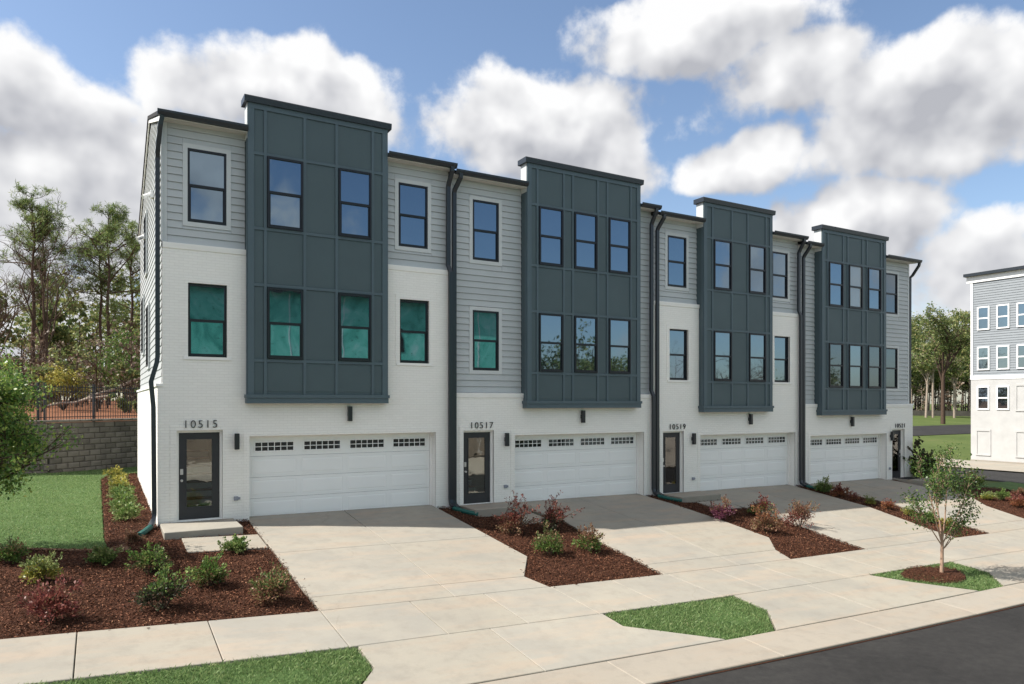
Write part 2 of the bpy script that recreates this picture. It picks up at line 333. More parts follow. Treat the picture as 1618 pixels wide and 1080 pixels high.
class MB:
    def __init__(s): s.V = []; s.F = []
    def box(s, x0, x1, y0, y1, z0, z1):
        n = len(s.V)
        s.V += [(x0,y0,z0),(x1,y0,z0),(x1,y1,z0),(x0,y1,z0),(x0,y0,z1),(x1,y0,z1),(x1,y1,z1),(x0,y1,z1)]
        s.F += [tuple(n+i for i in f) for f in ((0,3,2,1),(4,5,6,7),(0,1,5,4),(1,2,6,5),(2,3,7,6),(3,0,4,7))]
        return s
    def prism(s, prof, a, b, axis='x'):
        """profile of 2-D points extruded from a to b along an axis"""
        n = len(s.V); k = len(prof)
        for t in (a, b):
            for p, q in prof: s.V.append((t, p, q) if axis == 'x' else (p, t, q) if axis == 'y' else (p, q, t))
        s.F += [tuple(range(n, n+k))[::-1], tuple(range(n+k, n+2*k))]
        s.F += [(n+i, n+(i+1) % k, n+k+(i+1) % k, n+k+i) for i in range(k)]
        return s
    def tube(s, pts, w, d, k=4):
        """rectangular or round pipe along points"""
        n0 = len(s.V)
        pts = [Vector(p) for p in pts]
        for i, p in enumerate(pts):
            t = (pts[min(i+1, len(pts)-1)]-pts[max(i-1, 0)]).normalized()
            up = Vector((1, 0, 0)) if abs(t.x) < .8 else Vector((0, 1, 0))
            a = (up - t*up.dot(t)).normalized(); b = t.cross(a)
            for j in range(k):
                th = 2*math.pi*(j+.5)/k; q = 1.0/math.cos(math.pi/4) if k == 4 else 1.0
                s.V.append(tuple(p + a*(w/2*q*math.cos(th)) + b*(d/2*q*math.sin(th))))
        m = len(pts)
        for i in range(m-1):
            for j in range(k):
                s.F.append((n0+i*k+j, n0+i*k+(j+1) % k, n0+(i+1)*k+(j+1) % k, n0+(i+1)*k+j))
        s.F += [tuple(range(n0, n0+k))[::-1], tuple(range(n0+(m-1)*k, n0+m*k))]
        return s
    def holes(s, x0, x1, z0, z1, y0, y1, H):
        """wall slab (front at y0) with rectangular openings, reveals included"""
        xs = sorted({x0, x1, *[v for h in H for v in h[:2]]}); zs = sorted({z0, z1, *[v for h in H for v in h[2:]]})
        xs = [x for x in xs if x0 <= x <= x1]; zs = [z for z in zs if z0 <= z <= z1]
        idx = {}
        def vid(i, j, k):
            if (i, j, k) not in idx: idx[(i, j, k)] = len(s.V); s.V.append((xs[i], (y0, y1)[k], zs[j]))
            return idx[(i, j, k)]
        def solid(i, j):
            if i < 0 or j < 0 or i >= len(xs)-1 or j >= len(zs)-1: return False
            cx, cz = (xs[i]+xs[i+1])/2, (zs[j]+zs[j+1])/2
            return not any(h[0] < cx < h[1] and h[2] < cz < h[3] for h in H)
        for i in range(len(xs)-1):
            for j in range(len(zs)-1):
                if not solid(i, j): continue
                s.F.append((vid(i,j,0), vid(i+1,j,0), vid(i+1,j+1,0), vid(i,j+1,0)))
                s.F.append((vid(i,j,1), vid(i,j+1,1), vid(i+1,j+1,1), vid(i+1,j,1)))
                for di, dj, a, b in ((-1,0,(i,j),(i,j+1)), (1,0,(i+1,j+1),(i+1,j)), (0,-1,(i+1,j),(i,j)), (0,1,(i,j+1),(i+1,j+1))):
                    if not solid(i+di, j+dj):
                        s.F.append((vid(*a,0), vid(*b,0), vid(*b,1), vid(*a,1)))
        return s
    def mesh(s, name): return new_mesh(name, s.V, s.F)
    def build(s, name, m, parent=None, loc=(0, 0, 0), rotz=0, bevel=0):
        me = s.mesh(name)
        if bevel:
            bm = bmesh.new(); bm.from_mesh(me); bmesh.ops.bevel(bm, geom=bm.edges[:], offset=bevel, segments=1, affect='EDGES'); bm.to_mesh(me); bm.free()
        return obj(name, me, m, parent, loc, rotz)

# ------------------------------------------------------------------ terrain
HX=[-30,-6,-2.2,5.0,6.2,12.6,13.9,20.2,21.4,27,29,36,44,52,70]
HZ=[1.2,.25,.06,0,-.14,-.15,-.27,-.28,-.34,-.36,-.42,-.95,-1.45,-1.62,-1.7]
GX=[-30,-10,-4.5,-2.5,0,4.5,7.5,11.8,14.9,21.2,30,44,70]
GZ=[.2,-.05,-.28,-.4,-.54,-.72,-.83,-.95,-1.01,-1.16,-1.3,-1.55,-1.75]
def T(x, y):
    x = np.asarray(x, dtype=float); y = np.asarray(y, dtype=float)
    h = np.interp(x, HX, HZ); g = np.interp(x, GX, GZ)
    z = h+(g-h)*np.clip(-y/6.9, 0, 1)
    z = z-.075*np.clip(-y-6.9, 0, 1.65)-.087*np.clip(-y-8.55, 0, 1.85)-.05*np.clip(-y-10.4, 0, .9)+.012*np.clip(-y-19.5, 0, 20)
    back = np.clip(y, 0, 200); t = np.clip((x-26)/14, 0, 1); r = t*t*(3-2*t)
    return z+(1-r)*.022*np.clip(back, 0, 14)+r*.031*np.clip(back-12, 0, 100)
def Tz(x, y): return float(T(x, y))

xs = np.unique(np.concatenate([np.linspace(-900, -60, 12), np.linspace(-60, -12, 13), np.linspace(-12, 36, 97), np.linspace(36, 120, 43), np.linspace(120, 1200, 14)]))
ys = np.unique(np.concatenate([np.linspace(-900, -60, 10), np.linspace(-60, -20, 11), np.linspace(-20, 20, 101), np.linspace(20, 130, 45), np.linspace(130, 1200, 12)]))
X, Y = np.meshgrid(xs, ys); Z = T(X, Y)-.075
V = np.stack([X.ravel(), Y.ravel(), Z.ravel()], 1); nx = len(xs)
I = (np.arange(len(ys)-1)[:, None]*nx+np.arange(nx-1)[None]).ravel()
tag(obj('ground', mesh_np('ground', V, np.stack([I, I+1, I+nx+1, I+nx], 1)), M['meadow']), kind='structure')

def patch(name, poly, m, lift, n=.35, parent=None, kind='structure', mound=0.0):
    """sheet that follows the terrain inside a polygon"""
    bm = bmesh.new(); vs = [bm.verts.new((x, y, 0)) for x, y in poly]; bm.faces.new(vs)
    x0, x1 = min(p[0] for p in poly), max(p[0] for p in poly); y0, y1 = min(p[1] for p in poly), max(p[1] for p in poly)
    for ax, a, b in ((0, x0, x1), (1, y0, y1)):
        k = max(1, min(80, int((b-a)/n)))
        for i in range(1, k):
            no = Vector((1, 0, 0)) if ax == 0 else Vector((0, 1, 0))
            bmesh.ops.bisect_plane(bm, geom=bm.verts[:]+bm.edges[:]+bm.faces[:], plane_co=no*(a+(b-a)*i/k), plane_no=no)
    bm.normal_update()
    edge = {v for e in bm.edges if e.is_boundary for v in e.verts}
    for v in bm.verts:
        v.co.z = Tz(v.co.x, v.co.y)+lift+(0 if v in edge else mound*(.6+.4*math.sin(v.co.x*3.1)*math.cos(v.co.y*2.7)))
    for f in bm.faces:
        if f.normal.z < 0: f.normal_flip()
    me = bpy.data.meshes.new(name); bm.to_mesh(me); bm.free()
    o = obj(name, me, m, parent)
    if kind: tag(o, kind=kind)
    return o
def inside(poly, P):
    x, y = P[:, 0], P[:, 1]; c = np.zeros(len(P), bool); n = len(poly)
    for i in range(n):
        x1, y1 = poly[i]; x2, y2 = poly[i-1]
        k = ((y1 > y) != (y2 > y)) & (x < (x2-x1)*(y-y1)/((y2-y1) if y2 != y1 else 1e-9)+x1); c ^= k
    return c
def sample(poly, per_m2, clip=None):
    p = np.array(poly); a, b = p.min(0), p.max(0)
    if clip: a = np.maximum(a, clip[0]); b = np.minimum(b, clip[1])
    n = int(per_m2*(b[0]-a[0])*(b[1]-a[1])); Q = RNG.uniform(a, b, (n, 2)); return Q[inside(poly, Q)]

def slab(name, poly, parent, m, lift=.02, thick=.11, gap=.007, bev=.008):
    """one cast slab: polygon shrunk by the joint, edges eased, following the slope"""
    p = [Vector((x, y, 0)) for x, y in poly]; n = len(p)
    area = sum(p[i].x*p[(i+1) % n].y-p[(i+1) % n].x*p[i].y for i in range(n))
    if area < 0: p.reverse()
    def inset(d):
        out = []
        for i in range(n):
            a, b, c = p[i-1], p[i], p[(i+1) % n]
            e1 = (b-a).normalized(); e2 = (c-b).normalized(); n1 = Vector((-e1.y, e1.x, 0)); n2 = Vector((-e2.y, e2.x, 0))
            bis = n1+n2; out.append(b+bis*(d/max(.25, 1+n1.dot(n2))))
        return out
    A = inset(gap); B = inset(gap+bev); V = []
    for q in A: V.append((q.x, q.y, Tz(q.x, q.y)+lift-thick))
    for q in A: V.append((q.x, q.y, Tz(q.x, q.y)+lift-bev))
    for q in B: V.append((q.x, q.y, Tz(q.x, q.y)+lift))
    F = [tuple(range(2*n, 3*n))]
    for k in (0, n): F += [(k+i, k+(i+1) % n, k+n+(i+1) % n, k+n+i) for i in range(n)]
    return obj(name, new_mesh(name, V, F), m, parent)
def holder(name):
    o = bpy.data.objects.new(name, None); COL.objects.link(o); return tag(o, kind='structure')

# road and kerb
def strip(name, y0, y1, x0, x1, m, lift, nx_=60, ny=8):
    X, Y = np.meshgrid(np.linspace(x0, x1, nx_), np.linspace(y0, y1, ny)); Z = T(X, Y)+lift
    I = (np.arange(ny-1)[:, None]*nx_+np.arange(nx_-1)[None]).ravel()
    return tag(obj(name, mesh_np(name, np.stack([X.ravel(), Y.ravel(), Z.ravel()], 1), np.stack([I, I+1, I+nx_+1, I+nx_], 1)), m), kind='structure')
strip('road', -19.6, -11.1, -60, 120, M['asphalt'], -.035)
strip('cross_road', -11.1, 140, 37.0, 48.6, M['asphalt'], -.03, 8, 60)
strip('far_pavement', -4, 60, 49.0, 56.8, M['concrete'], .03, 6, 40)
strip('parking_road', 33, 47, 78, 130, M['asphalt'], -.02, 20, 8)
strip('gutter_grit', -11.19, -11.14, -14, 33, M['mulch'], -.022, 120, 2)
kerb = holder('kerb')
for i in range(24):
    x0 = -14+i*2.9
    if x0 < 33: slab('kerb_stone', [(x0, -11.16), (x0+2.9, -11.16), (x0+2.9, -10.26), (x0, -10.26)], kerb, M['curb'], .012, .14, .004, .012)
# pavement
pav = holder('pavement')
px_ = [-14, -12.4, -10.6, -8.9, -7.1, -5.35, -3.57, -1.82, -.06, 1.55, 3.05, 4.56, 6.1, 7.66, 9.0, 10.4, 11.77, 13.3, 14.85, 16.3, 17.8, 19.2, 21.2, 23.0, 24.9, 26.5, 28.2, 30]
for a, b in zip(px_, px_[1:]): slab('paving_slab', [(a, -8.55), (b, -8.55), (b, -6.9), (a, -6.9)], pav, M['concrete'], .02)
# driveways with their aprons
DW = [
 [[(-.06,.36),(2.5,.36),(2.5,-3.24),(-.06,-3.24)], [(2.5,.36),(5.12,.36),(5.16,-3.24),(2.5,-3.24)], [(-.06,-3.24),(2.5,-3.24),(2.47,-6.2),(-.06,-6.2)],
  [(2.5,-3.24),(5.16,-3.24),(5.2,-4.97),(4.38,-6.2),(2.47,-6.2)], [(-.06,-6.2),(2.47,-6.2),(2.45,-6.9),(-.06,-6.9)], [(2.47,-6.2),(4.38,-6.2),(4.55,-6.9),(2.45,-6.9)],
  [(.06,-8.55),(2.3,-8.55),(2.3,-10.26),(-.62,-10.26),(.04,-9.34)], [(2.3,-8.55),(4.62,-8.55),(4.6,-9.18),(5.95,-10.26),(2.3,-10.26)]],
 [[(7.74,.36),(10.3,.36),(10.3,-3.3),(7.9,-3.3),(8.1,-2.1)], [(10.3,.36),(12.86,.36),(12.98,-1.3),(13.02,-3.3),(10.3,-3.3)], [(7.9,-3.3),(10.3,-3.3),(10.0,-6.2),(7.64,-6.2)],
  [(10.3,-3.3),(13.02,-3.3),(12.9,-5.27),(12.06,-6.2),(10.0,-6.2)], [(7.64,-6.2),(10.0,-6.2),(9.95,-6.9),(7.58,-6.9)], [(10.0,-6.2),(12.06,-6.2),(11.77,-6.9),(9.95,-6.9)],
  [(7.95,-8.55),(10.2,-8.55),(10.2,-10.26),(7.2,-10.26),(7.93,-9.43)], [(10.2,-8.55),(12.45,-8.55),(12.95,-9.27),(13.9,-10.26),(10.2,-10.26)]],
 [[(15.48,.36),(18.1,.36),(17.9,-3.3),(15.3,-3.3)], [(18.1,.36),(20.65,.36),(20.3,-3.3),(17.9,-3.3)], [(15.3,-3.3),(17.9,-3.3),(17.3,-6.2),(14.9,-6.2)],
  [(17.9,-3.3),(20.3,-3.3),(19.75,-5),(19.35,-6.2),(17.3,-6.2)], [(14.9,-6.2),(17.3,-6.2),(17.2,-6.9),(14.85,-6.9)], [(17.3,-6.2),(19.35,-6.2),(19.2,-6.9),(17.2,-6.9)],
  [(15.9,-8.55),(17.7,-8.55),(17.7,-10.26),(14.95,-10.26),(15.86,-9.47)], [(17.7,-8.55),(19.9,-8.55),(20.1,-9.3),(20.9,-10.26),(17.7,-10.26)]],
 [[(21.55,.36),(24.2,.36),(24.2,-3.3),(21.9,-3.3)], [(24.2,.36),(26.7,.36),(26.9,-1.6),(28.3,-1.7),(27.0,-3.3),(24.2,-3.3)], [(21.9,-3.3),(24.2,-3.3),(23.6,-6.2),(21.35,-6.2)],
  [(24.2,-3.3),(27.0,-3.3),(25.8,-4.5),(25.0,-6.2),(23.6,-6.2)], [(21.35,-6.2),(23.6,-6.2),(23.5,-6.9),(21.2,-6.9)], [(23.6,-6.2),(25.0,-6.2),(24.9,-6.9),(23.5,-6.9)],
  [(22.3,-8.55),(24.0,-8.55),(24.0,-10.26),(21.6,-10.26),(22.2,-9.4)], [(24.0,-8.55),(26.2,-8.55),(26.4,-9.4),(27.2,-10.26),(24.0,-10.26)]]]
for d in DW:
    h = holder('driveway')
    for p in d: slab('concrete_slab', p, h, M['concrete'], .02)
pad = holder('path')
for p in ([(-1.72,-2.74),(-.1,-2.80),(-.1,-1.62),(-1.72,-1.5)], [(6.75,-2.15),(7.75,-2.2),(7.7,-1.15),(6.75,-1.15)], [(14.2,-2.2),(15.2,-2.2),(15.4,-1.15),(14.2,-1.15)]):
    slab('path_slab', p, pad, M['concrete'], .03)
# planting beds and lawns
BED1 = [(-14,-1.25),(-5.02,-1.55),(-3.71,-1.98),(-3.13,-2.03),(-3.2,-1.04),(-3.26,9.9),(-2.9,11.6),(-2.12,11.6),(-2.12,.05),(-.06,.05),(-.07,-6.88),(-14,-6.88)]
BED2 = [(5.12,.05),(7.75,.05),(7.75,-1.2),(8.1,-2.1),(7.9,-3.3),(7.58,-6.89),(4.56,-6.89),(4.38,-6.2),(5.2,-4.97),(5.16,-3.2)]
BED3 = [(12.86,.05),(15.46,.05),(15.3,-3.3),(14.9,-6.2),(14.85,-6.89),(11.79,-6.89),(12.06,-6.2),(12.9,-5.27),(13.02,-3.3),(12.98,-1.3)]
BED4 = [(20.62,.05),(21.55,.05),(21.9,-3.3),(21.35,-6.2),(21.2,-6.89),(19.22,-6.89),(19.35,-6.2),(19.75,-5),(20.3,-3.3)]
BED5 = [(28.3,-1.7),(28.7,-1.4),(32.0,-2.1),(30.6,-3.9),(30.4,-6.89),(24.92,-6.89),(25.0,-6.2),(25.8,-4.5),(27.0,-3.3)]
BED6 = [(26.7,.05),(28.62,.05),(29.3,8),(31,8),(31.5,-1.9),(28.7,-1.35),(26.95,-1.6)]
BEDS = [BED1, BED2, BED3, BED4, BED5, BED6]
for b in BEDS: patch('mulch_bed', b, M['mulch'], -.03, .4, mound=.045)
tp = [(14.1+1.0*math.cos(a)*(1+.08*math.sin(3*a)), -9.15+.55*math.sin(a)*(1+.06*math.cos(4*a))) for a in np.linspace(0, 2*math.pi, 28, endpoint=False)]
LAWN = [(-14,-1.2),(-5.02,-1.52),(-3.71,-1.95),(-3.16,-2.0),(-3.23,-1.0),(-3.29,9.8),(-2.95,11.7),(-2.1,11.8),(-1.6,14.8),(-2.1,14.4),(-4.96,11.95),(-14,11.0)]
V1 = [(-14,-8.58),(.02,-8.58),(0.02,-9.33),(-.66,-10.24),(-14,-10.24)]
V2 = [(4.66,-8.58),(7.92,-8.58),(7.89,-9.42),(7.17,-10.24),(5.98,-10.24),(4.64,-9.18)]
V3 = [(12.48,-8.58),(15.87,-8.58),(15.83,-9.45),(14.92,-10.24),(13.93,-10.24),(12.98,-9.27)]
V4 = [(19.93,-8.58),(22.27,-8.58),(22.17,-9.4),(21.57,-10.24),(20.93,-10.24),(20.13,-9.3)]
V5 = [(29.0,-1.9),(36.8,.0),(36.8,-6.9),(30.6,-6.9),(30.8,-3.9),(32.1,-2.2)]
patch('lawn', LAWN, M['turf'], -.012, .8)
for v in (V1, V2, V3, V4): patch('verge', v, M['turf'], -.004, .5, mound=.02)
patch('corner_lawn', V5, M['turf'], -.01, .8)
patch('tree_mulch_ring', tp, M['mulch'], .03, .15, mound=.05)
pd = patch('bare_soil_edge', [(-14,-1.32),(-5.0,-1.62),(-3.7,-2.06),(-2.75,-2.2),(-2.8,-1.5),(-3.14,-2.03+.03),(-3.71,-1.90),(-5.02,-1.47),(-14,-1.17)], M['dirt'], .004, .4)

# ------------------------------------------------------------------ townhouses
BOARD = new_mesh('siding_board', [(-.5,-1,-.5),(.5,-1,-.5),(.5,0,-.5),(-.5,0,-.5),(-.5,-.3,.5),(.5,-.3,.5),(.5,0,.5),(-.5,0,.5)],
                 [(0,3,2,1),(4,5,6,7),(0,1,5,4),(1,2,6,5),(2,3,7,6),(3,0,4,7)]); BOARD.materials.append(M['siding'])
CUBE = MB().box(-.5,.5,-.5,.5,-.5,.5).mesh('cube_piece')
CUBES = {}
def block(name, x0, x1, y0, y1, z0, z1, m, parent, org):
    """a box-shaped piece that shares its mesh with its kind"""
    if m.name not in CUBES: CUBES[m.name] = CUBE.copy(); CUBES[m.name].materials.append(m)
    return obj(name, CUBES[m.name], None, parent, ((x0+x1)/2-org[0], (y0+y1)/2-org[1], (z0+z1)/2-org[2]), 0, (x1-x0, y1-y0, z1-z0))

WW, WH = .89, 1.80
def window_meshes():
    f = MB(); h, w = WH/2, WW/2; t = .05
    f.box(-w,-w+t,-.035,.05,-h,h); f.box(w-t,w,-.035,.05,-h,h); f.box(-w+t,w-t,-.034,.05,h-t,h); f.box(-w+t,w-t,-.034,.05,-h,-h+t)
    r = MB(); r.box(-w+t,w-t,-.024,.045,-.032,.03)
    s = MB(); s.box(-w+t,-w+t+.028,-.004,.04,-h+t,-.032); s.box(w-t-.028,w-t,-.004,.04,-h+t,-.032); s.box(-w+t+.028,w-t-.028,-.003,.04,-h+t,-h+t+.035)
    p1 = MB().box(-w+t,w-t,.008,.02,.03,h-t); p2 = MB().box(-w+t+.028,w-t-.028,.02,.032,-h+t+.035,-.032)
    return [q.mesh(n) for q, n in ((f,'window_frame'),(r,'meeting_rail'),(s,'sash_frame'),(p1,'pane_upper'),(p2,'pane_lower'))]
WM = window_meshes()
for q in WM[:3]: q.materials.append(M['frame'])
for q in WM[3:]: q.materials.append(M['glass'])
TRIM = {}
def trim_mesh(t, d, m):
    k = (t, d, m.name)
    if k not in TRIM:
        h, w = WH/2, WW/2; b = MB()
        b.box(-w-t,-w,-d,.01,-h-t,h+t); b.box(w,w+t,-d,.01,-h-t,h+t); b.box(-w,w,-d+.001,.01,h,h+t); b.box(-w,w,-d+.001,.01,-h-t,-h)
        TRIM[k] = b.mesh('window_trim'); TRIM[k].materials.append(m)
    return TRIM[k]
def window(parent, org, xc, y, zc, rotz=0, glass=None, trim=None):
    w = obj('window', WM[0], None, parent, (xc-org[0], y-org[1], zc-org[2]), rotz)
    obj('meeting_rail', WM[1], None, w); obj('sash', WM[2], None, w)
    for q in WM[3:]: obj('pane', q, glass, w)
    if trim: obj('window_trim', trim_mesh(*trim[:3]), None, w, (0, trim[3] if len(trim) > 3 else 0, 0))
    return w

DIGITS = {}
def text_mesh(body, size, depth):
    cu = bpy.data.curves.new('digits', 'FONT'); cu.body = body; cu.size = size; cu.extrude = depth; cu.space_character = 1.42; cu.offset = -.003; cu.align_x = 'CENTER'
    o = bpy.data.objects.new('digits', cu); COL.objects.link(o)
    dg = bpy.context.evaluated_depsgraph_get(); me = bpy.data.meshes.new_from_object(o.evaluated_get(dg)); me.name = 'house_number'
    bpy.data.objects.remove(o); me.materials.clear(); return me

def raised_panel(w, h):
    b = MB(); d = .009; k = .035
    V = [(-w/2,0,-h/2),(w/2,0,-h/2),(w/2,0,h/2),(-w/2,0,h/2)]
    o2 = [(-w/2+.012,-.001,-h/2+.012),(w/2-.012,-.001,-h/2+.012),(w/2-.012,-.001,h/2-.012),(-w/2+.012,-.001,h/2-.012)]
    o3 = [(-w/2+k+.02,-d,-h/2+k+.02),(w/2-k-.02,-d,-h/2+k+.02),(w/2-k-.02,-d,h/2-k-.02),(-w/2+k+.02,-d,h/2-k-.02)]
    V0 = [(-w/2,-.006,-h/2),(w/2,-.006,-h/2),(w/2,-.006,h/2),(-w/2,-.006,h/2)]
    b.V = V0+o2+o3; b.F = [(8,9,10,11)]+[(i,(i+1) % 4,4+(i+1) % 4,4+i) for i in range(4)]+[(4+i,4+(i+1) % 4,8+(i+1) % 4,8+i) for i in range(4)]
    return b.mesh('raised_panel')
GDW, GDH = 5.12, 2.16
PANEL = raised_panel(1.12, .40); PANEL.materials.append(M['white'])
def lite_meshes():
    w, h = 1.02, .27; g = MB(); t = .018
    g.box(-w/2,w/2,-.022,.0,h/2-.028,h/2); g.box(-w/2,w/2,-.022,.0,-h/2,-h/2+.028); g.box(-w/2,-w/2+.028,-.021,.0,-h/2+.028,h/2-.028); g.box(w/2-.028,w/2,-.021,.0,-h/2+.028,h/2-.028)
    g.box(-w/2+.028,w/2-.028,-.018,.0,-t/2,t/2)
    for i in range(1, 6):
        x = -w/2+.028+(w-.056)*i/6; g.box(x-t/2,x+t/2,-.017,.0,-h/2+.028,h/2-.028)
    p = MB().box(-w/2+.01,w/2-.01,-.006,.006,-h/2+.01,h/2-.01)
    return g.mesh('window_grille'), p.mesh('garage_pane')
GRILLE, GPANE = lite_meshes(); GRILLE.materials.append(M['white']); GPANE.materials.append(M['glass_garage'])
def garage_door(parent, org, x0, x1, ztop, y):
    w = x1-x0; h = 2.17; z0 = ztop-h
    b = MB().box(x0+.0, x1, y+.03, y+.06, z0, ztop); g = b.build('garage_door', M['vent'], parent, (-org[0], -org[1], -org[2]))
    sh = h/4
    for r in range(4):
        block('door_section', x0+.055, x1-.055, y-.0, y+.029, z0+r*sh+.004, z0+(r+1)*sh-.004, M['white'], g, (0, 0, 0))
        for c in range(4):
            xc = x0+.055+(w-.11)*(c+.5)/4; zc = z0+(r+.5)*sh
            if r < 3: obj('raised_panel', PANEL, None, g, (xc, y-.0015, zc))
            else:
                obj('window_grille', GRILLE, None, g, (xc, y-.002, zc-.02)); obj('garage_pane', GPANE, None, g, (xc, y-.004, zc-.02))
    block('bottom_seal', x0+.05, x1-.05, y-.004, y+.03, z0-.03, z0+.003, M['rubber'], g, (0, 0, 0))
    b = MB(); b.box(x0,x0+.05,y-.05,y+.03,z0-.02,ztop); b.box(x1-.05,x1,y-.05,y+.03,z0-.02,ztop); b.box(x0+.05,x1-.05,y-.05,y+.03,ztop-.05,ztop)
    b.build('door_stop', M['whitetrim'], g)
    return g
def entry_door(parent, org, x0, x1, z0, z1, y, hinge_right=True, stairs=False):
    b = MB(); t = .15; tb = .28; tt = .14
    b.box(x0,x0+t,y,y+.045,z0,z1); b.box(x1-t,x1,y,y+.045,z0,z1); b.box(x0+t,x1-t,y+.0005,y+.045,z1-tt,z1); b.box(x0+t,x1-t,y+.0005,y+.045,z0,z0+tb)
    d = b.build('entry_door', M['doorpaint'], parent, (-org[0], -org[1], -org[2]))
    e = MB(); k = .025
    e.box(x0+t,x0+t+k,y-.012,y+.02,z0+tb,z1-tt); e.box(x1-t-k,x1-t,y-.012,y+.02,z0+tb,z1-tt); e.box(x0+t+k,x1-t-k,y-.0115,y+.02,z1-tt-k,z1-tt); e.box(x0+t+k,x1-t-k,y-.0115,y+.02,z0+tb,z0+tb+k)
    e.build('glazing_bead', M['doorpaint'], d)
    MB().box(x0+t+k,x1-t-k,y+.004,y+.016,z0+tb+k,z1-tt-k).build('pane', M['glass_door'], d)
    hx = x0+.06 if hinge_right else x1-.06
    hb = MB(); hb.tube([(hx,y-.0,z0+.96),(hx,y-.06,z0+.96)], .055, .055, 10); hb.tube([(hx,y-.06,z0+.96),(hx,y-.075,z0+.96)], .06, .06, 10)
    hb.build('door_knob', M['steel'], d)
    MB().box(hx-.035,hx+.035,y-.03,y,z0+1.1,z0+1.24).build('deadbolt', M['steel'], d, bevel=.008)
    f = MB(); f.box(x0-.06,x0-.004,y-.03,y+.06,z0-.0,z1+.06); f.box(x1+.004,x1+.06,y-.03,y+.06,z0-.0,z1+.06); f.box(x0-.004,x1+.004,y-.03,y+.06,z1+.004,z1+.06); f.box(x0-.06,x1+.06,y-.05,y+.06,z0-.05,z0-.004)
    f.build('door_frame', M['whitetrim'], d)
    return d
def lamp(parent, org, x, z, y=0.0):
    b = MB(); b.box(x-.055,x+.055,y-.145,y-.04,z-.2,z+.2)
    l = b.build('wall_lamp', M['black'], parent, (-org[0], -org[1], -org[2]), bevel=.006)
    MB().box(x-.045,x+.045,y-.045,y+.001,z-.06,z+.06).build('mounting_plate', M['black'], l)
    return l

def brick_band(parent, org, H, m, grow=.13, proud=.012):
    x0, x1, z0, z1 = H; b = MB(); g = grow
    b.box(x0-g,x0,-proud,.02,z0,z1+g); b.box(x1,x1+g,-proud,.02,z0,z1+g); b.box(x0,x1,-proud+.0005,.02,z1,z1+g)
    return b.build('brick_surround', m, parent, (-org[0], -org[1], -org[2]))

def siding(parent, org, x0, x1, z0, z1, y, H, pitch=.185):
    n = int(math.ceil((z1-z0)/pitch))
    for i in range(n):
        a = z0+i*pitch; b = min(a+pitch+.002, z1)
        if b-a < .03: continue
        spans = [(x0, x1)]
        for h in H:
            if h[2] < b-.02 and h[3] > a+.02:
                ns = []
                for s, e in spans:
                    if h[0] > s: ns.append((s, min(e, h[0])))
                    if h[1] < e: ns.append((max(s, h[1]), e))
                spans = [q for q in ns if q[1]-q[0] > .04]
        for h in H:                              # rows that a window trim cuts only partly
            for lo, hi in ((h[3], b), (a, h[2])):
                if a-.001 < lo < b-.02 and hi > lo+.012 and hi <= b and h[0] >= x0-.3 and h[1] <= x1+.3 and h[2] < b-.02 and h[3] > a+.02:
                    obj('siding_board', BOARD, None, parent, ((h[0]+h[1])/2-org[0], y-org[1], (lo+hi)/2-org[2]), 0, (h[1]-h[0]-.004, .038, hi-lo-.003))
        for s, e in spans:
            obj('siding_board', BOARD, None, parent, ((s+e)/2-org[0], y-org[1], (a+b)/2-org[2]), 0, (e-s-.004, .04, b-a-.008))

RIDGE_Y, RIDGE_Z, EAVE_Y, EAVE_Z, BACK = 4.5, 11.38, -.3, 9.85, 10.75
def roof_z(y): return EAVE_Z+(RIDGE_Z-EAVE_Z)*(1-abs(y-RIDGE_Y)/(RIDGE_Y-EAVE_Y))

